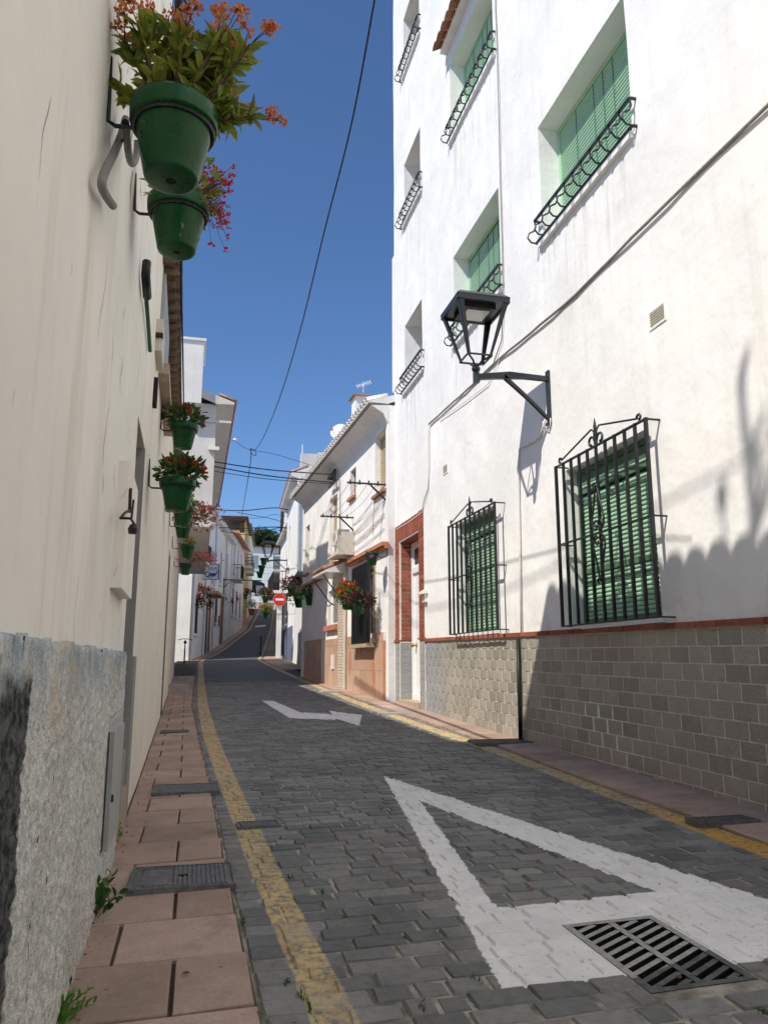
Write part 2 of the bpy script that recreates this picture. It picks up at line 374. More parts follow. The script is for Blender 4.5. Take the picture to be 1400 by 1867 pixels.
n = NT('pot_green'); x, y, z = n.xyz()
c = n.scale((.003, .06, .014), n.step(n.noise(5, 5), .3, .7, .75, 1.35)); c = n.mix(n.step(n.noise(24, 5, .7, stretch=(1, 1, .5)), .66, .74), c, (.2, .22, .14)); n.done(c, n.step(n.noise(9), .3, .7, .2, .38), n.bump(n.noise(8), .1, .008), spec=.3)
def leafmat(name, a, b, tr=.35):
    n = NT(name); at = n.new('ShaderNodeAttribute'); at.attribute_name = 'rnd'
    c = n.mix(at.outputs['Fac'], a, b); n.done(c, .5, None, 0, .35)
    t = n.new('ShaderNodeBsdfTranslucent'); n.put(t.inputs[0], n.scale(c, 1.3)); mx = n.new('ShaderNodeMixShader'); mx.inputs[0].default_value = tr
    n.t.links.new(n.b.outputs[0], mx.inputs[1]); n.t.links.new(t.outputs[0], mx.inputs[2]); n.t.links.new(mx.outputs[0], n.t.nodes['Material Output'].inputs[0])
leafmat('leaf_olive', (.1, .15, .02), (.32, .34, .05)); leafmat('leaf_green', (.022, .07, .014), (.07, .15, .03)); leafmat('leaf_dark', (.03, .022, .018), (.07, .05, .035))
leafmat('leaf_pink', (.3, .12, .08), (.12, .14, .04)); leafmat('leaf_tree', (.02, .045, .012), (.05, .085, .022), .2); leafmat('leaf_bright', (.06, .2, .02), (.14, .3, .05))
leafmat('flower_orange', (.55, .1, .02), (.6, .3, .1)); leafmat('flower_red', (.42, .008, .01), (.62, .03, .035)); leafmat('flower_pink', (.6, .12, .14), (.7, .3, .28)); leafmat('flower_magenta', (.5, .02, .3), (.6, .1, .45))
leafmat('flower_dark', (.18, .01, .02), (.35, .03, .04)); leafmat('dry_petal', (.3, .08, .05), (.3, .2, .1))
simple('stem', (.09, .06, .035), .8, .3, 40)

# ------------------------------------------------------------------ ground, road, pavements
def lerp(tab, y):
    if y <= tab[0][0]: return tab[0][1]
    for (a, b), (c, d) in zip(tab, tab[1:]):
        if y <= c: return b + (d - b) * (y - a) / (c - a)
    return tab[-1][1]
XL = [(0, .27), (2.5, .235), (4.2, .19), (6.3, .155), (9.6, .07), (13.9, -.03), (20, -.03), (31, .03), (36, .08), (38, .3), (58, 3.5), (100, 7.6)]
XR = [(0, 3.0), (5.6, 3.0), (8, 3.08), (10.8, 3.05), (15, 2.97), (21, 2.9), (36, 2.95), (58, 5.45), (100, 9.9)]
FL = Fr(-.33, 0, -.0125, 1, 1)                      # left-hand walls
FR = Fr(3.5, 0, 0, 1, -1)                           # the tall building on the right
F2 = Fr(3.36, 13.65, -.045, 1, -1)                  # the tiled house beyond it
def strip(name, xa, xb, y0, y1, dz, m, parent=None, step=.3, nx=2, hole=None):
    b = MB(); ys = []; y = y0
    while y < y1: ys.append(y); y += step
    ys.append(y1); vs = []
    for y in ys:
        for i in range(nx):
            x = xa(y) + (xb(y) - xa(y)) * i / (nx - 1); vs.append((x, y, gz(x, y) + dz))
    inside = lambda v: hole and hole[0] - .07 < v[0] < hole[1] and hole[2] - .1 < v[1] < hole[3]
    b.add(vs, [(j * nx + i, j * nx + i + 1, j * nx + nx + i + 1, j * nx + nx + i) for j in range(len(ys) - 1) for i in range(nx - 1) if not inside(vs[j * nx + i])])
    return b.build(name, m, parent)
g = MB(); gx = [-600, -200, -60, -20, -6, -.4, .8, 2, 3.5, 8, 20, 60, 200, 600]; gy = [-200, -40, -10] + [i * 2 for i in range(61)] + [150, 220, 320, 410, 600, 1200]
g.add([(x, y, gz(x, y) - .08) for y in gy for x in gx], [(j * len(gx) + i, j * len(gx) + i + 1, (j + 1) * len(gx) + i + 1, (j + 1) * len(gx) + i) for j in range(len(gy) - 1) for i in range(len(gx) - 1)])
tag(g.build('ground', 'ground'), None, None, kind='structure')
PY1 = 21.0
road = strip('road', lambda y: lerp(XL, y), lambda y: lerp(XR, y), -16, PY1, -.0055, 'mortar', step=.1, nx=34, hole=(1.45, 1.8, 2.4, 2.97)); road['kind'] = 'structure'
o = strip('upper_road', lambda y: lerp(XL, y), lambda y: lerp(XR, y), PY1, 108, -.006, 'far_road', step=1., nx=3); o['kind'] = 'structure'
rng = random.Random(5)
GR = (1.40, 1.84, 2.36, 3.02)                        # where the drain grate lies
COV = (onG(433, 1513), onG(507, 1496))               # small iron cover in the road
def paver_mesh(L, W, rs, mb=None, off=(0, 0, 0), a=0., tilt=0.):
    b = mb or MB(); j = lambda s: rs.uniform(-s, s); hx, hy = L / 2, W / 2; h = .02 + j(.0015)
    o_ = [(-hx + j(.004), -hy + j(.004)), (hx + j(.004), -hy + j(.004)), (hx + j(.004), hy + j(.004)), (-hx + j(.004), hy + j(.004))]
    vs = [(x, y, -.02) for x, y in o_] + [(x, y, h - .007 - .02) for x, y in o_] + [(x - math.copysign(.006, x) + j(.0025), y - math.copysign(.006, y) + j(.0025), h - .02 + j(.002)) for x, y in o_]
    vs = [(x + off[0], y + off[1], z + off[2] + x * tilt * .02 + y * .022) for x, y, z in vs]
    fs = [(8, 9, 10, 11)] + [(k + i, k + (i + 1) % 4, k + 4 + (i + 1) % 4, k + 4 + i) for k in (0, 4) for i in range(4)]
    b.add(vs, fs, a); return b
LENS = (.105, .14, .175, .205, .24)
PM = {(l, k): mesh_of(paver_mesh(l - .011, .1, rng), 'paver') for l in LENS for k in range(4)}
rest = MB(); count = 0; y = 1.93; row = 0
while y < PY1 - .1:
    x = lerp(XL, y) + .006; xe = lerp(XR, y) - .006; first = True
    while x < xe - .05:
        l = rng.choice(LENS)
        if first: l = rng.choice((.105, .14, .175)); first = False
        if x + l > xe - .07: l = xe - x
        cx = x + l / 2; skip = False
        if COV[0].x < cx < COV[1].x and COV[0].y < y < COV[1].y: skip = True
        if y + .055 > 2.372 and y - .055 < 2.998 and x < 1.826 and x + l > 1.424:      # cut round the grate
            for a_, b_ in ((x, 1.424), (1.826, x + l)):
                if b_ - a_ > .03: paver_mesh(b_ - a_ - .008, .1, rng, rest, ((a_ + b_) / 2, y, gz(cx, y)), rng.random())
        elif not skip:
            yy = y + rng.uniform(-.004, .004); z = gz(cx, yy)
            vis = cx < 1.15 + y * .46 if y < 3 else True
            if count < 300 and l in LENS and vis:
                link_piece('paver', PM[(l, rng.randrange(4))], road, (cx, yy, z + rng.uniform(-.0018, .0018)), (.022, rng.uniform(-.008, .008), rng.uniform(-.02, .02))); count += 1
            else:
                paver_mesh(l - .011, .1, rng, rest, (cx, yy, z + rng.uniform(-.0018, .0018)), rng.random())
        x += l
    y += .1095; row += 1
tag(rest.build('paver_field', 'paver', road, attr=True), None, None, kind='stuff')

def slab_row(parent, segs, y0, y1, top, seed, m='slab'):
    rs = random.Random(seed)
    for (a, b_) in segs:
        if b_ - a < .05: continue
        b = MB(); cx, cy = (a + b_) / 2, (y0 + y1) / 2; hx, hy = (b_ - a) / 2 - .006, (y1 - y0) / 2 - .006; sl = (gz(cx, cy + .1) - gz(cx, cy - .1)) / .2; sx = (gz(cx + .1, cy) - gz(cx - .1, cy)) / .2
        z = gz(cx, cy) + top; o4 = [(-hx, -hy), (hx, -hy), (hx, hy), (-hx, hy)]; e = .005; dz = rs.uniform(-.003, .003)
        q = lambda x_, y_, h: (cx + x_ + rs.uniform(-.003, .003), cy + y_ + rs.uniform(-.003, .003), z + h + x_ * sx + y_ * sl + dz)
        vs = [q(x_, y_, -.04) for x_, y_ in o4] + [q(x_, y_, -.004) for x_, y_ in o4] + [q(x_ - math.copysign(e, x_), y_ - math.copysign(e, y_), 0) for x_, y_ in o4]
        b.add(vs, [(8, 9, 10, 11)] + [(k + i, k + (i + 1) % 4, k + 4 + (i + 1) % 4, k + 4 + i) for k in (0, 4) for i in range(4)])
        b.build('paving_slab', m, parent)
wl = lambda y: -.33 - .0125 * y
pl = strip('pavement_left', lambda y: wl(y) - .05, lambda y: lerp(XL, y), -16, 36, -.006, 'joint', nx=3); pl['kind'] = 'structure'
y = 1.75; k = 0
while y < 24:
    y1 = y + .425; a = wl(y) + .004; e = lerp(XL, y + .2) - .004
    slab_row(pl, [(a, a + .125), (a + .125, e)] if k % 2 else [(a, a + .33), (a + .33, e)], y, y1, .012, k)
    y = y1; k += 1
pr = strip('pavement_right', lambda y: lerp(XR, y), lambda y: 3.55 if y < 13.6 else 3.3, -16, 27, -.006, 'joint', nx=3); pr['kind'] = 'structure'
y = 2.9; k = 0
while y < 24:
    y1 = y + .42; a = lerp(XR, y + .2) + .004; e = 3.497 if y1 < 13.7 else 3.36 - .045 * (y - 13.65) - .003
    slab_row(pr, [(a, e)], y, y1, .014, 100 + k); y = y1; k += 1
o = strip('upper_pavement_left', lambda y: lerp(XL, y) - (.65 if y < 38 else .55), lambda y: lerp(XL, y), 36, 105, .0, 'slab', step=1); o['kind'] = 'structure'
o = strip('upper_pavement_right', lambda y: lerp(XR, y), lambda y: lerp(XR, y) + .9, 27, 105, .0, 'slab', step=1); o['kind'] = 'structure'

# drain grate, iron covers
t = thing('drain_grate', 'iron drain grate with slanting slots, half under the white arrow paint', 'drain grate', (1.62, 2.69, gz(1.62, 2.69)))
def gpt(x, y, dz): return Vector((x, y, gz(x, y) + dz))
gx0, gx1, gy0, gy1 = 1.43, 1.82, 2.38, 2.99
b = MB(); fw = .028
for (xa, xb, ya, yb) in ((gx0, gx1, gy0, gy0 + fw), (gx0, gx1, gy1 - fw, gy1), (gx0, gx0 + fw, gy0 + fw, gy1 - fw), (gx1 - fw, gx1, gy0 + fw, gy1 - fw)):
    b.add([gpt(x_, y_, d_) for d_ in (-.06, -.002) for y_ in (ya, yb) for x_ in (xa, xb)], [(0, 2, 3, 1), (4, 5, 7, 6), (0, 1, 5, 4), (2, 6, 7, 3), (0, 4, 6, 2), (1, 3, 7, 5)])
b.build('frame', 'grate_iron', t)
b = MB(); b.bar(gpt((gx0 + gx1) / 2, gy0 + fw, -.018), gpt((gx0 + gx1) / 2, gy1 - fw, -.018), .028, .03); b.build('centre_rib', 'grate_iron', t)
for (xa, xb) in ((gx0 + fw, (gx0 + gx1) / 2 - .015), ((gx0 + gx1) / 2 + .015, gx1 - fw)):
    k = gy0 - .08
    while k < gy1 - fw:                              # slanting bars, clipped to the frame
        y0, y1 = k, k + .56 * (xb - xa); p0, p1 = xa, xb
        if y0 < gy0 + fw: p0 = xa + (gy0 + fw - y0) / .56; y0 = gy0 + fw
        if y1 > gy1 - fw: p1 = xb - (y1 - gy1 + fw) / .56; y1 = gy1 - fw
        if p1 - p0 > .02:
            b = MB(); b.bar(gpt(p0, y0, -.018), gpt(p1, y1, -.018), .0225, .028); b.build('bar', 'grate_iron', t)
        k += .0555
b = MB(); b.add([gpt(x_, y_, -.075) for x_, y_ in ((1.3, 2.2), (1.95, 2.2), (1.95, 3.15), (1.3, 3.15))], [(0, 1, 2, 3)]); b.build('pit', 'pit', t)
b = MB()
for q in ((1.31, 1.94, 2.25, gy0), (1.31, 1.94, gy1, 3.12), (1.31, gx0, gy0, gy1), (gx1, 1.94, gy0, gy1)): b.add([gpt(x_, y_, -.0045) for x_, y_ in ((q[0], q[2]), (q[1], q[2]), (q[1], q[3]), (q[0], q[3]))], [(0, 1, 2, 3)])
b.build('surround', 'mortar', t)['kind'] = 'stuff'
def cover(name, label, p0, p1, rib=.03, dz=.024, m='cast_iron', extra=True):
    x0, x1, y0, y1 = min(p0.x, p1.x), max(p0.x, p1.x), min(p0.y, p1.y), max(p0.y, p1.y)
    cx, cy = (x0 + x1) / 2, (y0 + y1) / 2; z = gz(cx, cy) + dz
    t = thing(name, label, 'manhole cover', (cx, cy, z))
    b = MB(); e = .012
    b.box(x0 + e, x1 - e, y0 + e, y1 - e, z - .03, z - .003); b.build('plate', m, t)
    b = MB()
    for q in ((x0, x1, y0, y0 + e), (x0, x1, y1 - e, y1), (x0, x0 + e, y0 + e, y1 - e), (x1 - e, x1, y0 + e, y1 - e)): b.box(*q, z - .03, z + .004)
    b.build('rim', m, t)
    b = MB(); x = x0 + .03
    while x < x1 - .03:
        if not (extra and x0 + .05 < x < x0 + (x1 - x0) * .4): b.box(x, x + .011, y0 + .025, y1 - .025, z - .003, z + .003)
        else: b.box(x, x + .011, y0 + .025, y0 + .05, z - .003, z + .003); b.box(x, x + .011, y1 - .05, y1 - .025, z - .003, z + .003)
        x += rib
    tag(b.build('ribs', m, t), None, None, kind='stuff')
    if extra:
        b = MB(); b.box(x0 + .055, x0 + (x1 - x0) * .4, y0 + .06, y1 - .06, z - .003, z + .002); b.build('name_plate', m, t)
        b = MB(); b.box(cx - .02, cx + .02, cy - .008, cy + .012, z - .002, z + .0045); b.build('lifting_hole', 'pit', t)
    return t
cover('manhole_cover', 'large ribbed iron manhole cover in pink slabs beside the leafy weed', onG(230, 1640), onG(424, 1578), .021)
cover('manhole_cover', 'ribbed iron manhole cover reaching from pink slabs into the pavers', onG(276, 1456), onG(398, 1431), .02, extra=False)
cover('manhole_cover', 'small worn iron cover set in the left yellow line', COV[0], COV[1], .02, .006, extra=False)
cover('manhole_cover', 'square iron cover in right pavement near the picture edge', onG(1280, 1512), onG(1352, 1492), .03, .025, extra=False)
cover('manhole_cover', 'dark iron cover in right pavement below the black pipe', onG(875, 1362), onG(950, 1349), .03, .025, extra=False)
cover('manhole_cover', 'grey iron cover in sunlit pavement in front of the white door', onG(692, 1305), onG(742, 1300), .03, .025, 'concrete', extra=False)
cover('manhole_cover', 'grey iron cover in sunlit pavement below the barred black window', onG(588, 1264), onG(620, 1260), .03, .025, 'concrete', extra=False)
cover('manhole_cover', 'narrow iron cover far along the left pavement by the cream wall', onG(292, 1340), onG(345, 1333), .02, .024, extra=False)

# ------------------------------------------------------------------ walls with openings
def wall(name, m, parent, fr, u0, u1, z0, z1, holes=(), back=.3, step=.45, wob=.004, ends=True, seed=0.):
    us = {u0, u1}; zs = {z0, z1}
    for h in holes: us |= {h[0], h[1]}; zs |= {h[2], h[3]}
    def fill(s):
        s = sorted(s); out = []
        for a, b_ in zip(s, s[1:]):
            k = max(1, int(math.ceil((b_ - a) / step))); out += [a + (b_ - a) * i / k for i in range(k)]
        return out + [s[-1]]
    us, zs = fill(us), fill(zs); b = MB(); nu = len(us)
    def front(u, z): return fr.p(u, wob * mnoise.noise((u * .9 + seed, z * .9, seed)) * 2, z)
    b.v = [front(u, z) for z in zs for u in us]
    inh = lambda u, z: next((h for h in holes if h[0] < u < h[1] and h[2] < z < h[3]), None)
    def cell(i, j): 
        if not (0 <= i < nu - 1 and 0 <= j < len(zs) - 1): return None
        return inh((us[i] + us[i + 1]) / 2, (zs[j] + zs[j + 1]) / 2)
    bi = {}
    def backv(i, j, d):
        k = (i, j, d)
        if k not in bi: bi[k] = len(b.v); b.v.append(fr.p(us[i], -d, zs[j]))
        return bi[k]
    for j in range(len(zs) - 1):
        for i in range(nu - 1):
            h = cell(i, j); q = [(i, j), (i + 1, j), (i + 1, j + 1), (i, j + 1)]
            if not h: b.f.append(tuple(y_ * nu + x_ for x_, y_ in q)); continue
            for k, (di, dj) in enumerate(((0, -1), (1, 0), (0, 1), (-1, 0))):
                h2 = cell(i + di, j + dj)
                if h2 is not h:
                    (a0, a1), (c0, c1) = q[k], q[(k + 1) % 4]
                    b.f.append((a1 * nu + a0, c1 * nu + c0, backv(c0, c1, h[4]), backv(a0, a1, h[4])))
    if ends:
        for i in (0, nu - 1):
            for j in range(len(zs) - 1): b.f.append((j * nu + i, (j + 1) * nu + i, backv(i, j + 1, back), backv(i, j, back)))
        j = len(zs) - 1
        for i in range(nu - 1): b.f.append((j * nu + i, j * nu + i + 1, backv(i + 1, j, back), backv(i, j, back)))
    b.att = [0.] * len(b.f)
    return b.build(name, m, parent)
def slats(fr, u0, u1, z0, z1, w, pitch, name, m, parent, thick=.008, gapm='shutter_frame'):
    b = MB(); z = z0
    while z + pitch * .9 < z1 + .001:
        b.add([fr.p(u, w_, zz) for u in (u0, u1) for w_, zz in ((w, z), (w + thick, z + pitch * .25), (w + thick, z + pitch * .6), (w, z + pitch * .8))], [(0, 1, 5, 4), (1, 2, 6, 5), (2, 3, 7, 6)]); z += pitch
    o = b.build(name, m, parent); o['kind'] = 'stuff'
    if gapm: b = MB(); b.fbox(fr, u0, u1, w - .02, w - .003, z0, z1); b.build('shutter_backing', gapm, parent)
    return o
def frame_ring(fr, u0, u1, z0, z1, w0, w1, t_):
    b = MB(); b.fbox(fr, u0, u0 + t_, w0, w1, z0, z1); b.fbox(fr, u1 - t_, u1, w0, w1, z0, z1)
    b.fbox(fr, u0 + t_, u1 - t_, w0, w1, z0, z0 + t_); b.fbox(fr, u0 + t_, u1 - t_, w0, w1, z1 - t_, z1); return b
def arc(c, r, a0, a1, ax, ay, n=8):
    return [c + ax * (r * math.cos(a0 + (a1 - a0) * i / n)) + ay * (r * math.sin(a0 + (a1 - a0) * i / n)) for i in range(n + 1)]
def scroll(b, fr, u, w_, z, r, du, dz, rad=.005):    # little iron curl
    pts = []
    for i in range(13):
        a = i / 12 * 1.6 * math.pi; rr = r * (1 - .62 * i / 12); pts.append(fr.p(u + du * (r - rr * math.cos(a)), w_, z + dz * rr * math.sin(a)))
    b.tube(pts, rad, 5)
def window_grille(parent, fr, u0, u1, z0, z1, w_, nb, rad=.011):
    b = MB()
    for z in (z0, z0 + (z1 - z0) * .5, z1):
        b.bar(fr.p(u0 - .015, w_, z), fr.p(u1 + .015, w_, z), .03, .012)
        for u in (u0, u1): b.bar(fr.p(u, w_, z), fr.p(u, -.01, z), .02, .012)
    g_ = b.build('window_grille', 'iron', parent)
    for i in range(nb):
        u = u0 + (u1 - u0) * i / (nb - 1)
        q = MB(); q.bar(fr.p(u, w_ + .002, z0 - .005), fr.p(u, w_ + .002, z1 + .01), .023 if 0 < i < nb - 1 else .026); q.build('bar', 'iron', g_)
    um = (u0 + u1) / 2; zm = (z0 + z1) / 2; hh = (z1 - z0) * .27; b = MB()
    for s in (-1, 1):                                # the two hearts at the middle rail
        for t_ in (-1, 1):
            pts = [fr.p(um + s * .012, w_ + .02, zm + t_ * (hh)), fr.p(um + s * .05, w_ + .02, zm + t_ * hh * .66), fr.p(um + s * .1, w_ + .02, zm + t_ * hh * .3), fr.p(um + s * .095, w_ + .02, zm + t_ * hh * .13), fr.p(um + s * .05, w_ + .02, zm + t_ * hh * .05), fr.p(um + s * .014, w_ + .02, zm + t_ * hh * .12)]
            b.tube(pts, .009, 6); scroll(b, fr, um, w_ + .02, zm + t_ * hh * .17, .04, s, t_, .009); scroll(b, fr, um, w_ + .02, zm + t_ * hh * 1.02, .034, s, -t_, .008)
    b.build('scrollwork', 'iron', g_)
    b = MB(); zt = z1 + .02; ap = z1 + .2
    for s in (-1, 1):
        ue = um + s * (u1 - u0) * .42
        b.tube([fr.p(ue, w_, zt + .02), fr.p(um + s * .14, w_, ap - .045), fr.p(um + s * .07, w_, ap - .03), fr.p(um + s * .025, w_, ap - .06), fr.p(um + s * .02, w_, zt)], .009, 6)
        scroll(b, fr, ue, w_, zt + .02, .034, s, 1, .011); scroll(b, fr, um + s * .02, w_, zt + .03, .06, s, 1, .012)
    b.tube([fr.p(um, w_, zt), fr.p(um, w_, ap - .02), fr.p(um, w_, ap + .06)], [.013, .016, .003], 6)
    b.build('crest', 'iron', g_)
    return g_
def belly_rail(parent, fr, u0, u1, z0, h, nb):
    b = MB(); w0, w1 = .05, .13
    b.bar(fr.p(u0, w0, z0), fr.p(u1, w0, z0), .025, .02); b.bar(fr.p(u0, w0 + .01, z0 + h), fr.p(u1, w0 + .01, z0 + h), .03, .02)
    for u in (u0, u1): b.bar(fr.p(u, w0, z0 + h), fr.p(u, -.02, z0 + h), .02); b.bar(fr.p(u, w0, z0), fr.p(u, -.02, z0), .02)
    g_ = b.build('window_railing', 'iron', parent)
    for i in range(nb):
        u = u0 + (u1 - u0) * i / (nb - 1); q = MB()
        q.tube([fr.p(u, w0 + .01, z0 + h), fr.p(u, w0, z0 + h * .72), fr.p(u, w0 + .02, z0 + h * .55), fr.p(u, w1, z0 + h * .42), fr.p(u, w1 + .02, z0 + h * .2), fr.p(u, w1 - .02, z0 + h * .02), fr.p(u, w0, z0)], .0095, 6)
        q.build('bar', 'iron', g_)
    return g_

# ------------------------------------------------------------------ tall white building on the right
B1 = thing('apartment_building', 'tall white building on the right with green shutters and grey tiled base', 'building', (3.5, 9, .3))
W1 = (5.34, 6.82, 1.44, 2.98); W2 = (8.74, 10.2, 1.48, 3.02)
U = [(5.28, 7.1, 5.63, 7.06), (8.3, 10.1, 5.68, 7.1), (8.3, 10.1, 9.06, 10.45), (5.28, 7.1, 9.06, 10.45)]
NW = [(11.78, 12.92, 5.95, 7.25), (11.78, 12.92, 9.3, 10.6), (11.78, 12.92, 12.55, 13.9)]
DR = (12.07, 13.35, .3, 3.25)
facade('facade_plaster', U + NW + [W1, W2])
holes = [W1 + (.17,), W2 + (.17,), DR + (.28,)] + [q + (.27,) for q in U] + [q + (.4,) for q in NW]
wall('wall', 'facade_plaster', B1, FR, -16, 13.72, -.8, 16.5, holes, back=6, wob=.007)
b = MB(); b.fbox(FR, 13.722, 13.9, -.3, -.006, 6.3, 9.15); b.build('wall_return', 'white_plaster', B1)
for (u0, u1, z0, z1), nb in ((W1, 11), (W2, 11)):
    f = frame_ring(FR, u0 + .003, u1 - .003, z0 + .003, z1 - .003, -.165, -.12, .05).build('window', 'shutter_frame', B1)
    slats(FR, u0 + .06, u1 - .06, z0 + .06, z1 - .27, -.15, .04, 'shutter', 'shutter_green', f)
    b = MB(); b.fbox(FR, u0 + .06, u1 - .06, -.16, -.13, z1 - .25, z1 - .06); b.build('shutter_box', 'shutter_frame', f)
    slats(FR, u0 + .06, u1 - .06, z1 - .2, z1 - .13, -.125, .035, 'roller_slats', 'shutter_green', f, gapm=None)
    b = MB(); b.fbox(FR, u0 + .06, u1 - .06, -.142, -.132, z0 + .5, z0 + .545); b.build('shutter_bar', 'shutter_frame', f)
    b = MB()
    for i in range(1, 8): b.fbox(FR, u0 + .06 + (u1 - u0 - .12) * i / 8, u0 + .065 + (u1 - u0 - .12) * i / 8, -.1415, -.139, z0 + .06, z1 - .27)
    tag(b.build('slat_links', 'shutter_frame', f), None, None, kind='stuff')
    b = MB(); b.fbox(FR, u0 - .06, u1 + .06, -.1, .035, z0 - .035, z0 + .012); b.build('sill', 'white_paint', f)
    b = MB(); b.fbox(FR, u0 + .002, u1 - .002, -.4, -.172, z0, z1); b.build('room', 'dark_inside', f)
def gr(px0, py0, px1, py1, w_): (a, z0), (c, z1) = FR.hit(px0, py0, w_), FR.hit(px1, py1, w_); return min(a, c), max(a, c), z0, z1
u0, u1, z0, z1 = gr(1026, 1142, 1176, 757, .13); window_grille(B1, FR, u0, u1, z0, z1 - .03, .13, 11)
u0, u1, z0, z1 = gr(821, 1157, 901, 907, .13); window_grille(B1, FR, u0, u1, z0, z1 - .06, .13, 11)
for k, (u0, u1, z0, z1) in enumerate(U):
    f = frame_ring(FR, u0 + .003, u1 - .003, z0 + .003, z1 - .003, -.27, -.235, .05).build('window', 'shutter_green', B1)
    slats(FR, u0 + .05, u1 - .05, z0 + .05, z1 - .05, -.255, .043, 'shutter', 'shutter_green', f)
    b = MB()
    for i in range(1, 9):
        if i % 2 or i == 4: b.fbox(FR, u0 + .05 + (u1 - u0 - .1) * i / 9, u0 + .062 + (u1 - u0 - .1) * i / 9, -.247, -.242, z0 + .05, z1 - .05)
    b.build('slat_links', 'shutter_frame', f)
    b = MB(); b.fbox(FR, u0 - .03, u1 + .03, -.2, .05, z0 - .05, z0 + .008); b.build('sill', 'white_plaster', f)
    belly_rail(B1, FR, u0 - .08, u1 + .06, z0 + .02, .27, 12)
for (u0, u1, z0, z1) in NW:
    f = frame_ring(FR, u0 + .003, u1 - .003, z0 + .003, z1 - .003, -.4, -.36, .06).build('window', 'white_paint', B1)
    b = MB(); b.fbox(FR, u0 + .06, u1 - .06, -.39, -.375, z0 + .06, z1 - .06); b.build('pane', 'glass_dark', f)
    b = MB(); b.fbox(FR, u0 - .03, u1 + .03, -.3, .05, z0 - .05, z0 + .008); b.build('sill', 'white_plaster', f)
    belly_rail(B1, FR, u0 - .1, u1 + .14, z0 + .02, .3, 10)
# tiled base: sheet of grout, then the tiles
ztop = lambda u: 1.335 + .0118 * (u - 4.2)
b = MB(); vs = []
for i in range(31):
    u = 2.4 + (11.775 - 2.4) * i / 30; vs += [FR.p(u, .006, -.2), FR.p(u, .006, ztop(u)), FR.p(u, .0, ztop(u)), FR.p(u, 0, -.2)]
b.add(vs, [(4 * i + k, 4 * i + 4 + k, 4 * i + 5 + k, 4 * i + 1 + k) for i in range(30) for k in range(2)])
base = b.build('tiled_base', 'grout', B1)
TW, TH = .243, .1225
def tile_geo(L, Hh, mb, fr, u, z, w0, sl=0., a=0.):
    nu_, nz = 5, 3; vs = []
    for j in range(nz + 1):
        for i in range(nu_ + 1):
            s, t_ = i / nu_, j / nz
            wv = w0 + .0012 + .0075 * (1 - (2 * s - 1) ** 2) * (.8 + .2 * math.sin(math.pi * t_))
            vs.append(fr.p(u + L * (min(max(s, 0), 1)), wv, z + Hh * t_ + sl * L * s))
    k = nu_ + 1; fs = [(j * k + i, j * k + i + 1, j * k + k + i + 1, j * k + k + i) for j in range(nz) for i in range(nu_)]
    m0 = len(vs); ring = [(0, 0), (nu_, 0), (nu_, nz), (0, nz)]
    vs += [fr.p(u + L * i / nu_, w0 - .003, z + Hh * j / nz + sl * L * i / nu_) for i, j in ring]
    idx = [j * k + i for i, j in ring]; fs += [(idx[q], idx[(q + 1) % 4], m0 + (q + 1) % 4, m0 + q) for q in range(4)]
    mb.add(vs, fs, a)
z00 = Fr(0, 0, 0, 1, -1)
tb = MB(); tile_geo(TW - .0105, TH - .0095, tb, z00, 0, 0, 0, .0118); TILE = mesh_of(tb, 'dado_tile')
rest = MB(); cand = []
for r_ in range(10):
    u = 2.5 + (r_ * .41 % 1) * TW
    while u < 11.77:
        L = min(TW, 11.77 - u)
        cand.append((u, L, ztop(u) - TH * (r_ + 1), r_)); u += TW
cand.sort(key=lambda q: (q[1] < TW or q[0] < 3.95 or q[2] < gz(3.5, q[0]) - TH, q[0]))
for i, (u, L, z, r_) in enumerate(cand):
    if z < gz(3.5, u) - TH * 1.05: continue
    if i < 296 and L == TW: link_piece('tile', TILE, base, FR.p(u, .006, z))
    elif L > .03: tile_geo(L - .0105, TH - .0095, rest, FR, u, z, .006, .0118, rng.random())
rest.build('tile_rest', 'dado_tile', base, attr=True)['kind'] = 'stuff'
u = 2.5; crs = MB(); crs.add([FR.p(2.45, .02, ztop(2.45)), FR.p(11.775, .02, ztop(11.775)), FR.p(11.775, .02, ztop(11.775) + .045), FR.p(2.45, .02, ztop(2.45) + .045)], [(0, 1, 2, 3)])
crs = crs.build('brick_course', 'grout', B1)
while u < 11.77:
    L = min(.24, 11.775 - u); b = MB(); z = ztop(u); e = rng.uniform(-.004, .004)
    b.add([FR.p(u + (L - .008) * i, w_, z + .003 + .045 * j + .0118 * L * i) for j in (0, 1) for w_ in (-.004, .036 + e) for i in (0, 1)], [(0, 2, 3, 1), (4, 5, 7, 6), (0, 1, 5, 4), (2, 6, 7, 3), (0, 4, 6, 2), (1, 3, 7, 5)])
    b.build('brick', 'red_brick', crs); u += .24
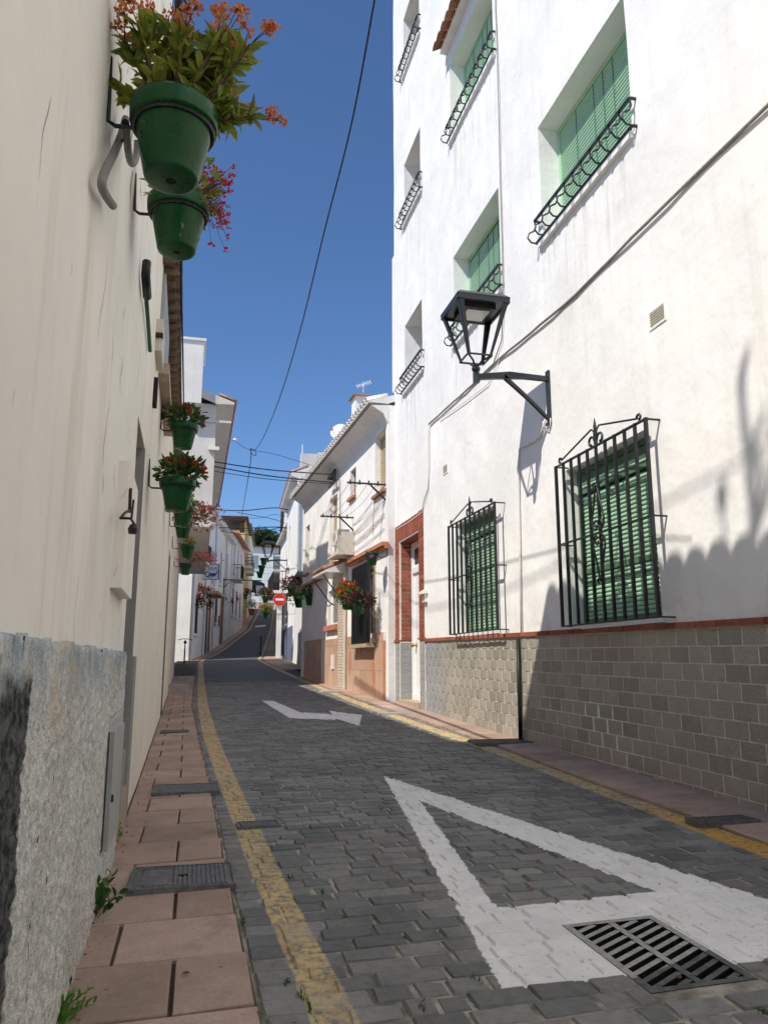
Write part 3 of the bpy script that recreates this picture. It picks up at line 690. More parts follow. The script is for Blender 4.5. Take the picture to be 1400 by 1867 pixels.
# door with brick surround
ds = MB(); ds.fbox(FR, 13.352, 13.63, -.01, .012, 1.47, 3.56); ds.fbox(FR, 11.785, 12.068, -.01, .012, 1.47, 3.56); ds.fbox(FR, 12.068, 13.352, -.01, .012, 3.252, 3.56)
ds.fbox(FR, 13.335, 13.349, -.28, .012, 1.47, 3.25); ds.fbox(FR, 12.08, 13.335, -.28, .01, 3.236, 3.249)
ds = ds.build('door_surround', 'grout', B1)
bh = .0775
bm_ = {}
def brick(u0, u1, w0, w1, z0, z1): q = MB(); q.fbox(FR, u0, u1, w0, w1, z0, z1); q.build('brick', 'red_brick', ds)
z = 1.49; k = 0
while z < 3.54:
    z1 = z + bh - .012
    if z < 3.24: brick(13.357, 13.63, 0, .02, z, z1) if k % 2 else (brick(13.357, 13.49, 0, .02, z, z1), brick(13.5, 13.63, 0, .02, z, z1)); brick(13.325, 13.345, -.27, -.02, z, z1) if k % 2 else (brick(13.325, 13.345, -.27, -.15, z, z1), brick(13.325, 13.345, -.14, -.02, z, z1))
    brick(11.787, 11.92, 0, .02, z, z1) if k % 2 else None; brick(11.93 if k % 2 else 11.787, 12.064, 0, .02, z, z1)
    z += bh; k += 1
u = 12.075
while u < 13.62: brick(u, u + .062, 0, .021, 3.26, 3.555); u += .074
u = 12.09
while u < 13.3: brick(u, u + .062, -.27, -.01, 3.222, 3.24); u += .074
b = MB(); b.fbox(FR, 13.352, 13.66, -.02, .012, 0, 1.462); b.fbox(FR, 13.33, 13.349, -.28, .012, 0, 1.462); b.fbox(FR, 11.78, 12.068, -.02, .012, 0, 1.462)
jt = b.build('door_base_grout', 'grout', B1)
for r_ in range(9):
    z = 1.455 - (r_ + 1) * TH
    for (a, L) in ((13.355, .15), (13.51, .14), (11.79, .13), (11.925, .135)):
        q = MB(); tile_geo(L - .006, TH - .006, q, FR, a, z, .012); q.build('tile', 'dado_tile', jt)
    q = MB(); q.fbox(FR, 13.323, 13.34, -.27, -.0, z, z + TH - .007); q.build('tile', 'dado_tile', jt)
b = MB(); b.fbox(FR, 13.33, 13.68, -.28, .04, 1.462, 1.492); b.fbox(FR, 11.776, 12.075, -.1, .04, 1.462, 1.492); b.build('brick_band', 'red_brick', B1)
dz0 = .47
d = MB(); d.fbox(FR, 12.09, 13.3, -.275, -.23, dz0, 3.2); door = d.build('door', 'white_paint', B1)
b = frame_ring(FR, 12.09, 13.31, dz0, 3.21, -.24, -.2, .09); b.fbox(FR, 12.15, 13.25, -.24, -.195, 2.66, 2.76); b.build('frame', 'white_paint', door)
b = MB(); b.fbox(FR, 12.24, 13.16, -.24, -.222, 2.82, 3.1); b.build('transom_pane', 'glass_dark', door)
um = 12.72
b = MB(); b.prism([FR.p(um + x_, -.222, z_) for x_, z_ in [(-.06, 1.5), (.06, 1.5), (.06, 2.3)] + [(.06 * math.cos(a * math.pi / 8), 2.3 + .06 * math.sin(a * math.pi / 8)) for a in range(1, 8)] + [(-.06, 2.3)]], FR.n * .012); b.build('door_pane', 'glass_dark', door)
b = MB(); b.tube([FR.p(um + x_, -.215, z_) for x_, z_ in [(-.08, 1.47), (.08, 1.47), (.08, 2.3)] + [(.08 * math.cos(a * math.pi / 8), 2.3 + .08 * math.sin(a * math.pi / 8)) for a in range(1, 8)] + [(-.08, 2.3), (-.08, 1.47)]], .014, 6); b.build('pane_moulding', 'white_paint', door)
b = frame_ring(FR, um - .2, um + .2, .6, .82, -.235, -.215, .03); b.build('door_panel', 'white_paint', door)
for zc in (.98, 1.12, 1.27):
    b = MB(); b.lathe([(0, .012), (.03, .012), (.05, .004), (.06, 0)], 12, FR.p(um, -.222, zc), Matrix.Rotation(R(-90), 4, 'Y').to_3x3()); b.build('rosette', 'white_paint', door)
b = MB(); b.lathe([(0, .09), (.03, .088), (.042, .07), (.036, .05), (.015, .035), (.015, .01), (.04, .005), (.045, 0)], 14, FR.p(13.1, -.225, 1.4), Matrix.Rotation(R(-90), 4, 'Y').to_3x3()); b.build('door_knob', 'brass', door, True)
b = MB(); b.fbox(FR, 12.05, 13.37, -.27, .05, .2, .47); b.build('doorstep', 'step_stone', B1)
b = MB(); z = FR.hit(775, 1085)[1]; u = 11.7; b.prism([FR.p(u - .09, 0, z + .02), FR.p(u - .09, .12, z), FR.p(u - .09, .12, z + .03), FR.p(u - .09, 0, z + .1)], FR.u * .18); b.fbox(FR, u - .06, u + .06, -.01, .05, z - .12, z + .02); b.build('letter_box', 'white_plastic', B1)
# vents, tile hood
for (px0, py0, px1, py1, m_) in ((1187, 600, 1211, 553, 'vent'), (809, 865, 816, 846, 'vent')):
    (a, z0), (c, z1) = FR.hit(px0, py0), FR.hit(px1, py1); z1 = z0 + (c and abs(z1 - z0))
    u0, u1 = min(a, c), max(a, c)
    f = frame_ring(FR, u0 - .015, u1 + .015, z0 - .015, z1 + .015, -.01, .012, .015).build('vent', 'white_plaster', B1)
    b = MB(); b.fbox(FR, u0, u1, -.02, .003, z0, z1); b.build('vent_back', 'grey_plastic', f)
    slats(FR, u0, u1, z0, z1, .004, .022, 'vent_slats', 'cream_plastic', f, .006, None)
(a, z), (c, _) = FR.hit(787, 100, .25), FR.hit(836, 0, .25)
hood = MB(); hood.fbox(FR, c - .5, a, -.01, .12, z + .04, z + .12); hood = hood.build('tile_hood', 'white_plaster', B1)
def half_tile(mb, fr, u, w0, w1, z0, z1, r, th=.014, n=6, flip=1, flat=.8):
    vs = []
    for w_, zz, rr in ((w0, z0, r), (w1, z1, r * .9)):
        for rad in (rr, rr - th):
            for i in range(n + 1):
                a_ = math.pi * i / n; vs.append(fr.p(u + rad * math.cos(a_), w_, zz + flip * rad * math.sin(a_) * flat))
    k = n + 1; fs = []
    for i in range(n):
        fs += [(i, i + 1, 2 * k + i + 1, 2 * k + i), (k + i, 3 * k + i, 3 * k + i + 1, k + i + 1), (i, k + i, k + i + 1, i + 1), (2 * k + i, 2 * k + i + 1, 3 * k + i + 1, 3 * k + i)]
    mb.add(vs, fs); return mb
u = c - .45
while u < a + .01: q = MB(); half_tile(q, FR, u, .26, -.02, z, z + .16, .1); q.build('roof_tile', 'terracotta', hood); u += .2
# cables, pipes on the wall
def cable(name, label, pts, r, m, n=6, sag=0, wob=0., group=None):
    out = []; pts = [Vector(q) for q in pts]
    for i in range(len(pts) - 1):
        kk = max(2, int((pts[i + 1] - pts[i]).length / .25)) if (sag or wob) else 1
        for j in range(kk):
            t_ = j / kk; q = pts[i].lerp(pts[i + 1], t_); q.z -= sag * 4 * t_ * (1 - t_)
            if wob: q += Vector(mnoise.noise_vector(q * 3)) * wob
            out.append(q)
    out.append(pts[-1]); b = MB(); b.tube(out, r, n); o = b.build(name, m, None, True); return tag(o, label, 'cable' if 'pipe' not in name and 'conduit' not in name else 'pipe', group)
def onR(px, py, w_=.02): u, z = FR.hit(px, py, w_); return FR.p(u, w_, z)
cable('wall_cable', 'thick bundle of grey cables slanting across the tall white facade', [onR(*q) for q in ((1470, 118), (1400, 190), (1290, 297), (1180, 405), (1050, 537), (985, 592), (900, 662), (860, 703), (782, 773))], .0145, 'grey_cable', wob=.01)
cable('wall_cable', 'thin pale cable dropping from the bundle to the white door', [onR(*q) for q in ((782, 773), (781, 800), (782, 850), (780, 890), (772, 915), (769, 935), (745, 952), (722, 966))], .012, 'white_cable', wob=.004)
cable('wall_cable', 'thin cable hanging beside the column of green shuttered windows', [onR(*q) for q in ((902, -20), (905, 60), (909, 200), (912, 340), (916, 480), (917, 560), (914, 620), (897, 668))], .008, 'grey_cable', wob=.003)
cable('wall_cable', 'thin loose cable lying just under the thick grey bundle', [onR(*q) for q in ((910, 655), (890, 700), (862, 722), (845, 735), (800, 765))], .006, 'white_cable', wob=.004)
cable('conduit_pipe', 'white pipe running down wall from the street lamp box', [onR(*q) for q in ((993, 765), (985, 795), (975, 805), (947, 818), (945, 850), (948, 1000), (950, 1166))], .011, 'white_cable')
cable('drain_pipe', 'black lower end of wall pipe in front of the tiles', [FR.p(8.04, .045, ztop(8) - .02), FR.p(8.06, .045, .2)], .022, 'black_plastic', 10)
cable('wall_cable', 'loop of white wire under the street lamp bracket', [onR(*q) for q in ((987, 762), (992, 780), (998, 785), (1003, 775), (1003, 762))], .006, 'white_cable')

# ------------------------------------------------------------------ street lantern
def lantern(label, loc, length, group=None, rot=0.):
    """wall bracket at loc, the lamp reaches out along local -X"""
    t = thing('street_lamp', label, 'street lamp', (0, 0, 0), group); a = -length
    b = MB(); b.box(-.02, 0, -.035, .035, -.45, .14); b.box(-.05, -.0, -.012, .012, -.47, -.44); b.build('wall_plate', 'dark_blue_iron', t)
    b = MB()
    def ribbon(pts):
        for i in range(len(pts) - 1):
            (x0, z0, h0), (x1, z1, h1) = pts[i], pts[i + 1]
            b.add([(x, y_, z + s * h / 2) for (x, z, h) in ((x0, z0, h0), (x1, z1, h1)) for y_ in (-.022, .022) for s in (-1, 1)], [(0, 1, 3, 2), (4, 6, 7, 5), (0, 4, 5, 1), (2, 3, 7, 6), (0, 2, 6, 4), (1, 5, 7, 3)])
    ribbon([(-.015, .05, .05), (a * .35, .055, .055), (a * .55, .05, .075), (a * .75, .03, .065), (a, 0, .06)])
    ribbon([(a * .62, .03, .05), (a * .5, -.05, .045), (a * .28, -.2, .04), (-.015, -.4, .035)])
    b.build('bracket_arm', 'dark_blue_iron', t)
    b = MB(); b.lathe([(0, -.06), (.035, -.06), (.035, .05), (.03, .06), (.045, .075), (.045, .1), (.03, .11), (.03, .14), (0, .14)], 12, (a, 0, 0)); b.build('socket', 'dark_blue_iron', t)
    bz, tz, bw, tw = .2, .75, .13, .275; fr_ = MB()
    P = lambda sx, sy, z, wd: Vector((a + sx * wd, sy * wd, z))
    for sx, sy in ((-1, -1), (1, -1), (1, 1), (-1, 1)):
        fr_.tube([Vector((a + sx * .02, sy * .02, .12)), Vector((a + sx * .05, sy * .05, .165)), P(sx, sy, bz, bw)], .012, 6)
        for (ax, ay) in ((sx, 0), (0, sy)):          # angled corner strips
            p0, p1 = P(sx, sy, bz, bw), P(sx, sy, tz, tw); e0 = Vector((-sx * .028, 0, 0)) if ay else Vector((0, -sy * .028, 0)); e1 = e0 * 2.1
            i_ = Vector((-ax * .008, -ay * .008, 0)); fr_.add([p0, p0 + e0, p1 + e1, p1, p0 + i_, p0 + e0 + i_, p1 + e1 + i_, p1 + i_], [(0, 1, 2, 3), (7, 6, 5, 4), (0, 4, 5, 1), (1, 5, 6, 2), (3, 2, 6, 7), (0, 3, 7, 4)])
    c4 = ((-1, -1), (1, -1), (1, 1), (-1, 1))
    for i in range(4):
        (x0, y0), (x1, y1) = c4[i], c4[(i + 1) % 4]
        fr_.bar(P(x0, y0, bz, bw), P(x1, y1, bz, bw), .016); fr_.bar(P(x0, y0, tz, tw), P(x1, y1, tz, tw), .02, .05)
    fr_.build('lantern_frame', 'dark_blue_iron', t)
    k = MB(); k.box(a - .27, a + .27, -.27, .27, .745, .77)
    k.add([(a + sx * q, sy * q, z) for q, z in ((.285, .77), (.285, .785), (.24, .83), (.15, .86)) for sx, sy in c4], [(4 * j + i, 4 * j + (i + 1) % 4, 4 * j + 4 + (i + 1) % 4, 4 * j + 4 + i) for j in range(3) for i in range(4)] + [(12, 13, 14, 15)])
    k.build('hood', 'dark_blue_iron', t)
    k = MB(); k.box(a - .17, a + .17, -.17, .17, .69, .744); k.build('lamp_housing', 'black_plastic', t)
    k = MB(); k.box(a - .12, a + .12, -.12, .12, .682, .689); k.build('lamp_glass', 'lamp_glass', t)
    t.location = loc; t.rotation_euler.z = rot
    return t
lamp = lantern('large dark street lantern on bracket, nearest, on the tall white facade', (3.497, 7.1, 4.0), .812)

# ------------------------------------------------------------------ left: near house with rough grey base
def rafters_roof(parent, fr, u0, u1, w_e, z_e, back, rise, pitch, r, m, soff, soff_m, thick=.05, edge=.25, flat=.8):
    """eave slab, roof plane and a row of round tiles at the edge"""
    b = MB(); b.add([fr.p(u, w_, z) for u in (u0, u1) for w_, z in ((soff, z_e - thick), (w_e - .03, z_e - thick), (w_e - .03, z_e), (-back, z_e + rise), (-back, z_e + rise - .1), (soff, z_e - .01))], [(0, 6, 7, 1), (1, 7, 8, 2), (2, 8, 9, 3), (3, 9, 10, 4), (0, 1, 2, 5), (6, 11, 8, 7), (5, 2, 3, 4), (11, 10, 9, 8)])
    rf = b.build('roof', soff_m, parent); u = u0 + pitch / 2
    while u < u1:
        q = MB(); half_tile(q, fr, u, w_e, w_e - .42, z_e + rng.uniform(-.004, .008), z_e + .42 * rise / (back + w_e), r, flat=flat); q.build('roof_tile', m, rf, True); u += pitch
    return rf
def hitL(px, py, w_=0.): return FL.hit(px, py, w_)
def onL(px, py, w_=.02): u, z = FL.hit(px, py, w_); return FL.p(u, w_, z)
A1 = thing('house', 'nearest cream house at the left edge with rough grey stucco base', 'house', (-.4, 3, .06))
wall('wall', 'cream_plaster', A1, FL, -16, 5.2, -.8, 6.95, [(4.45, 5.188, .3, 2.5, .4)], back=6, seed=3.)
b = MB(); us = [1.0 + .0095 * i for i in range(int(3.45 / .0095) + 1)]; zs = [-.02 + .0095 * j for j in range(int(1.18 / .0095) + 1)]
nu = len(us)
for z in zs:
    for u in us:
        h = .02 + .006 * mnoise.noise((u * 33, z * 33, 1.3)) + .006 * mnoise.noise((u * 70, z * 70, 4)) + .007 * mnoise.noise((u * 3, z * 3, 9))
        if z > 1.0: h = .02 + (h - .02) * max(.15, 1 - (z - 1.0) / .1)
        top = 1.15 + .03 * mnoise.noise((u * 5, 0, 0)) + .02 * mnoise.noise((u * 26, 0, 2))
        if z > top: h = -.004
        if 3.62 < u < 4.36 and .27 < z < .86: h = min(h, .012)
        b.v.append(FL.p(u, max(h, .006) if z <= top else h, z))
b.f = [(j * nu + i, j * nu + i + 1, j * nu + nu + i + 1, j * nu + nu + i) for j in range(len(zs) - 1) for i in range(nu - 1)]
b.f += [(j * nu + nu - 1, j * nu + 2 * nu - 1, len(b.v) + j + 1, len(b.v) + j) for j in range(len(zs) - 1)]
b.v += [FL.p(us[-1], -.01, z) for z in zs]; b.att = [0.] * len(b.f)
b.build('stucco_base', 'stucco', A1, True)
rafters_roof(A1, FL, -16, 5.2, .12, 6.86, 5.5, 1.8, .262, .132, 'terracotta', -.02, 'white_plaster', .07, flat=1.)
b = MB(); b.fbox(FL, 4.46, 5.19, -.4, -.34, .3, 2.5); b.build('door', 'dark_wood', A1)
b = MB(); b.fbox(FL, 5.176, 5.187, -.34, .004, .25, 2.5); b.build('door_jamb', 'jamb_plaster', A1)
b = MB(); b.fbox(FL, 4.4, 5.3, -.35, .015, -.05, .36); b.build('doorstep', 'step_stone', A1)
# casing with the little black lamp
b = MB(); b.fbox(FL, 3.52, 4.15, -.01, .045, 1.42, 1.99); cs = b.build('plaster_casing', 'cream_plaster', A1)
p = onL(219, 958, .05); b = MB(); b.tube([p + Vector((.0, 0, .03)), p + Vector((.04, 0, .03)), p + Vector((.06, -.0, .0))], .006, 6)
b.lathe([(0, -.032), (.016, -.032), (.019, -.012), (.014, 0), (.008, .008), (0, .009)], 12, p + Vector((.05, 0, .0))); b.build('wall_light', 'black_plastic', cs)
b = MB(); b.tube([onL(238, 892, .05), onL(236, 930, .05), onL(228, 935, .05), onL(220, 945, .05)], .006, 5); b.bar(onL(239, 890, .05), onL(237, 935, .05), .012); b.bar(onL(244, 912, .05), onL(240, 946, .05), .01); b.build('wire', 'rusty_iron', cs)
# meter cabinet
b = MB(); b.fbox(FL, 3.64, 4.34, .0, .02, .3, .83); cb = b.build('meter_cabinet', 'cabinet_paint', A1)
b = MB(); b.fbox(FL, 3.645, 3.7, .02, .0225, .31, .8); b.build('gap', 'dark_inside', cb)
b = MB(); b.fbox(FL, 3.71, 4.28, .02, .042, .3, .8); b.build('door', 'cabinet_paint', cb)
b = MB(); b.fbox(FL, 3.72, 3.735, .042, .052, .5, .53); b.build('lock', 'rusty_iron', cb)
b = MB(); b.fbox(FL, 4.29, 4.31, .02, .05, .35, .66); b.fbox(FL, 4.325, 4.335, .02, .05, .36, .46); b.fbox(FL, 4.325, 4.335, .02, .05, .56, .66); b.build('hinge_rail', 'cabinet_paint', cb)
# ------------------------------------------------------------------ left: low beige house
A2 = thing('house', 'long low beige house on left under dark old roof tiles', 'house', (-.5, 12, .3))
wall('wall', 'beige_plaster', A2, FL, 5.2, 24.8, -.3, 4.28, [(12.3, 13.25, .3, 2.85, .3)], back=5, step=.8, seed=8.)
b = MB(); b.fbox(FL, 12.31, 13.24, -.3, -.22, .3, 2.85); b.build('door', 'dark_wood', A2)
b = MB(); b.fbox(FL, 13.23, 13.242, -.22, .003, .3, 2.85); b.build('door_jamb', 'jamb_plaster', A2)
b = MB(); b.fbox(FL, 5.202, 5.45, -.02, .014, 0, 1.14); b.build('grey_base', 'jamb_plaster', A2)
rf = rafters_roof(A2, FL, 5.21, 17.5, .12, 4.33, 4.5, 1.5, .215, .1, 'old_tile', -.01, 'old_tile', .03)
b = MB(); u = 5.9
while u < 17.4: b.bar(FL.p(u, -.01, 4.27), FL.p(u, .1, 4.27), .05, .06); u += .215
tag(b.build('eave_ribs', 'old_tile', rf), None, None, kind='stuff')
b = MB(); b.fbox(FL, 6.0, 7.3, -.01, .03, 3.55, 4.2); b.build('window_shutter', 'grey_shutter', A2)
b = MB(); b.fbox(FL, 6.25, 8.1, -.01, .085, 3.44, 3.53); b.build('window_ledge', 'step_stone', A2)
b = MB(); b.fbox(FL, 5.7, 5.78, -.01, .03, 2.98, 3.2); b.build('slot_vent', 'dark_inside', A2)
# black antenna and cable on the near roof (they throw the soft shadows on the white wall)
def back_from(px, py, X):                            # point at depth X whose shadow falls on this spot of the right wall
    q = onX(px, py, 3.5); k = (3.5 - X) / SD.x; return q - SD * k
t0 = back_from(1372, 1010, -3.4)
t = thing('roof_antenna', 'curved antenna mast seen only as blurred shadow on the white wall', 'antenna', t0)
b = MB(); b.tube([back_from(*q, -3.4) for q in ((1372, 1060), (1372, 930), (1362, 830), (1352, 740), (1350, 690), (1362, 640))], [.045, .045, .04, .035, .045, .03], 7); b.tube([t0, Vector((t0.x, t0.y, 7.6))], .045, 7); b.build('mast', 'iron', t)
b = MB(); b.tube([back_from(*q, -3.4) for q in ((1378, 960), (1390, 870), (1372, 800), (1390, 760))], .03, 6); b.tube([back_from(*q, -3.4) for q in ((1372, 990), (1400, 900), (1412, 830), (1405, 760))], .025, 6); b.build('side_arms', 'iron', t)
b = MB(); b.lathe([(0, -.08), (.05, -.06), (.06, 0), (.05, .06), (0, .08)], 10, back_from(1315, 905, -3.4)); b.tube([back_from(1315, 905, -3.4), back_from(1320, 960, -3.4), back_from(1325, 1030, -3.4)], .016, 5); b.build('insulator', 'iron', t)
cable('overhead_cable', 'overhead cable beside the near roof, shadow slanting across white wall', [back_from(1480, 740, -2.6), back_from(1350, 840, -2.6), back_from(1200, 925, -2.6), back_from(1000, 1040, -2.6), back_from(900, 1086, -2.6), back_from(780, 1110, -2.6), back_from(690, 1100, -2.6)], .012, 'black_cable')
# pipes and boxes on the beige wall
def hose(label, pts, r):
    out = []
    P_ = [Vector(q) for q in pts]
    for i in range(len(P_) - 1):
        k = max(2, int((P_[i + 1] - P_[i]).length / .006))
        for j in range(k): out.append(P_[i].lerp(P_[i + 1], j / k))
    rr = [r * (1.08 if i % 2 else .94) for i in range(len(out))]
    b = MB(); b.tube(out, rr, 9, False); return tag(b.build('corrugated_hose', 'grey_plastic', None, True), label, 'hose')
def crv(pts, n=6):                                  # smooth curve through points
    P_ = [Vector(q) for q in pts]; P_ = [P_[0] * 2 - P_[1]] + P_ + [P_[-1] * 2 - P_[-2]]; o_ = []
    for i in range(1, len(P_) - 2):
        a, b_, c_, d_ = P_[i - 1:i + 3]
        for j in range(n):
            t_ = j / n; o_.append(.5 * ((2 * b_) + (c_ - a) * t_ + (2 * a - 5 * b_ + 4 * c_ - d_) * t_ * t_ + (3 * b_ - a - 3 * c_ + d_) * t_ ** 3))
    return o_ + [P_[-2]]
hose('cut end of corrugated grey hose hanging beside the largest green pot', crv([onL(*q, .035) for q in ((230, 216), (222, 245), (208, 280), (193, 310), (186, 335), (193, 355), (207, 376))]), .0125)
hose('loop of grey corrugated hose tucked behind the largest green pot', crv([onL(*q, .06) for q in ((229, 222), (232, 250), (235, 280), (241, 298), (249, 285), (251, 255))]), .0125)
cable('conduit_pipe', 'black sleeve on the left wall above a thin green tube', [onL(268, 478, .03), onL(266, 500, .03), onL(269, 541, .03)], .024, 'black_plastic', 10)
cable('conduit_pipe', 'thin green tube from the black sleeve to the cream junction box', [onL(267, 543, .02), onL(270, 580, .02), onL(274, 640, .02)], .012, 'green_metal')
(u, z) = hitL(282, 645); b = MB(); b.fbox(FL, u - .02, u + .4, -.005, .05, z + .02, z + .27); o = b.build('junction_box', 'cream_plastic', A2)
b = MB(); b.fbox(FL, u - .05, u + .0, .0, .055, z + .12, z + .15); b.build('clamp', 'rusty_iron', o)
for k, px in enumerate((322.5, 326, 329.5)):
    cable('eave_cable', ('innermost', 'middle', 'outermost')[k] + ' of three dark cables running along the left eave', [onY(px, 0, 4.2), onY(px + 1, 300, 5.6), onY(px + 2, 540, 8.5), onY(px + 4 + k, 740, 14)], .012, 'black_cable', wob=.003)
cable('eave_cable', 'loose dark loop of wire above the largest flower pot', crv([onY(*q, 4.3) for q in ((326, 0), (334, 18), (345, 26), (355, 18), (357, 2), (350, -6), (342, 6), (333, -4))]), .008, 'black_cable')
# ------------------------------------------------------------------ left: grey house whose upper floor juts out
FB = Fr(.2, 17.5, -.005, 1, 1)
B2 = thing('house', 'grey rendered house whose upper floor juts out over the left pavement', 'house', (-.5, 22, .4))
wall('upper_wall', 'grey_render', B2, FB, 0, 9.6, 4.1, 7.0, [], back=6, step=1.2, seed=5.)
b = MB(); b.fbox(FB, 0.01, 9.59, -6, -.01, 4.09, 4.11); b.build('soffit', 'old_white', B2)
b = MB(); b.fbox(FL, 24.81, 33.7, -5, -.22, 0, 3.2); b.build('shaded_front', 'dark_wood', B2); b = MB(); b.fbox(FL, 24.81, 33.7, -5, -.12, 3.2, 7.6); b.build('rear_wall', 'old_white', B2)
b = MB(); b.add([FB.p(u, w_, z) for u in (-.12, 12.6) for w_, z in ((-.01, 6.97), (.4, 6.99), (.4, 7.04), (-4, 8.6), (-4, 8.5))], [(0, 5, 6, 1), (1, 6, 7, 2), (2, 7, 8, 3), (0, 1, 2, 3, 4), (5, 9, 8, 7, 6)]); rf = b.build('roof', 'grey_render', B2)
u = -.05
while u < 12.5: q = MB(); half_tile(q, FB, u, .46, .05, 7.06, 7.2, .085); q.build('roof_tile', 'terracotta', rf, True); u += .2
b = MB(); b.fbox(FB, -.3, 1.2, -.9, -.35, 6.9, 8.4); ch = b.build('chimney', 'old_white', rf)
b = MB(); b.fbox(FB, -.34, 1.24, -.95, -.3, 8.4, 8.46); b.build('chimney_cap', 'old_white', ch)
b = MB(); b.fbox(FB, -.06, -.01, -.3, .35, 6.55, 6.6); b.build('string_course', 'stained_white', B2)
b = MB(); b.fbox(FB, -.1, -.015, -.15, .1, 5.88, 5.96); b.build('pipe_stub', 'white_plastic', B2)

# ------------------------------------------------------------------ right: white house with tiled eave
H2 = thing('house', 'low white house with whitewashed roof tiles beyond the tall building', 'house', (3.2, 19, .5))
def h2(px, py, w_=0.): return F2.hit(px, py, w_)
def rect2(l, t_, r_, bt, w_=0.):
    (a, z1), (c, _) = h2(l, t_, w_), h2(r_, t_, w_); m_ = (l + r_) / 2; z0 = h2(m_, bt, w_)[1]; z1 = h2(m_, t_, w_)[1]
    return min(a, c), max(a, c), z0, z1
LEN2 = h2(553, 1000)[0]
win_b = rect2(655, 1036, 682, 1170); arch = rect2(684, 790, 703, 898); smallw = rect2(639, 855, 649, 906); tall = rect2(602, 905, 615, 1033); far_w = rect2(558, 958, 565, 1045)
dr2 = rect2(599, 1075, 617, 1140)
holes = [q + (.16,) for q in (win_b, arch, smallw, tall, far_w, dr2)]
wall('wall', 'white_plaster', H2, F2, 0, LEN2, -.2, 5.95, holes, back=6, step=.6, seed=12.)
rafters_roof(H2, F2, 0, LEN2 + .3, .42, 6.0, 4, 1.4, .205, .1, 'white_tile', -.02, 'old_white', .025, flat=1.)
b = MB(); b.add([F2.p(u, w_, z) for u in (0, LEN2) for w_, z in ((-.02, 5.55), (.1, 5.78), (.34, 5.92), (-.02, 5.95))], [(0, 4, 5, 1), (1, 5, 6, 2), (0, 1, 2, 3), (4, 7, 6, 5)]); b.build('cornice', 'old_white', H2)
# terracotta band, little canopy
zb = 3.22
for q_ in ((-.05, h2(640, 1030)[0], 0.003, .14, zb, zb + .07), (-.05, h2(640, 1030)[0], .003, .09, zb - .05, zb - .002), (h2(592, 1060)[0], LEN2 - .4, .003, .12, zb, zb + .07)):
    b = MB(); b.fbox(F2, *q_); b.build('terracotta_band', 'coral_stone', H2)
cu0 = h2(633, 1040)[0]; cu1 = cu0 + 1.45
cn = MB(); cn.add([F2.p(u, w_, z) for u in (cu0, cu1) for w_, z in ((0, 3.34), (.5, 3.14), (.5, 3.09), (0, 3.09))], [(0, 4, 5, 1), (1, 5, 6, 2), (2, 6, 7, 3), (0, 1, 2, 3), (4, 7, 6, 5)]); cn = cn.build('canopy', 'white_paint', H2)
u = cu0 + .1
while u < cu1: q = MB(); half_tile(q, F2, u, .55, 0, 3.15, 3.37, .095); q.build('roof_tile', 'terracotta', cn); u += .2
for u in (cu0 + .15, cu1 - .15):
    b = MB(); b.tube(crv([F2.p(u, .0, 2.45), F2.p(u, .1, 2.5), F2.p(u, .3, 2.75), F2.p(u, .52, 3.05)]), .014, 6); b.tube(crv([F2.p(u, .04, 2.5), F2.p(u, .14, 2.42), F2.p(u, .2, 2.5), F2.p(u, .14, 2.56)]), .01, 5); b.build('canopy_bracket', 'iron', cn)
# base of stone slabs
base2 = MB(); base2.fbox(F2, .12, h2(634, 1200)[0], -.01, .012, 0, 1.66); base2.fbox(F2, h2(618, 1200)[0], h2(606, 1200)[0] + .9, -.01, .012, 0, 1.66); base2.fbox(F2, h2(587, 1200)[0], LEN2 - .6, -.01, .012, 0, 1.7); base2 = base2.build('stone_base', 'grout', H2)
def clad(u0, u1, z0, z1, m_='stone_clad'):
    rs = random.Random(int(u0 * 10)); k = max(1, round((u1 - u0) / .55)); zz = [z0 - .1, z0 + .5, z1 - .17, z1]
    for j in range(3):
        for i in range(k):
            a, c = u0 + (u1 - u0) * i / k, u0 + (u1 - u0) * (i + 1) / k
            if a < win_b[1] and c > win_b[0] and zz[j + 1] > win_b[2] + .02 and m_ == 'stone_clad' and j == 2: continue
            q = MB(); q.fbox(F2, a + .003, c - .003, .0, .02 + rs.uniform(0, .004), zz[j] + .003, zz[j + 1] - .003); q.build('stone_slab', m_, base2)
clad(.3, h2(634, 1200)[0], .45, 1.66); clad(h2(617, 1200)[0], h2(606, 1200)[0] + .8, .55, 1.66); clad(h2(587, 1200)[0], LEN2 - .6, .7, 1.7)
q = MB(); q.fbox(F2, .14, .29, 0, .026, .3, 1.5); q.build('stone_slab', 'coral_stone', base2)
for (px, py) in ((683, 1225), (640, 1205), (660, 1165)):
    u, z = h2(px, py); q = MB(); q.prism([F2.p(u - .1, .02, z), F2.p(u, .02, z - .3), F2.p(u + .1, .02, z), F2.p(u, .02, z + .3)], F2.n * .008); q.build('stone_diamond', 'coral_stone', base2)
# pilaster of small tiles
pu0, pu1 = h2(633, 1150)[0], h2(619, 1150)[0]
pil = MB(); pil.fbox(F2, pu0, pu1, -.01, .05, .2, 2.9); pil = pil.build('tile_pilaster', 'coral_stone', H2); rest = MB(); z = .5; k = 0
while z < 2.85:
    for i in range(8):
        a = pu0 + .06 + (pu1 - pu0 - .12) * i / 8; L = (pu1 - pu0 - .12) / 8 - .012; rest.fbox(F2, a, a + L, .05, .058, z, z + .052, rng.random())
    z += .062; k += 1
rest.build('small_tiles', 'small_tile', pil, attr=True)['kind'] = 'stuff'
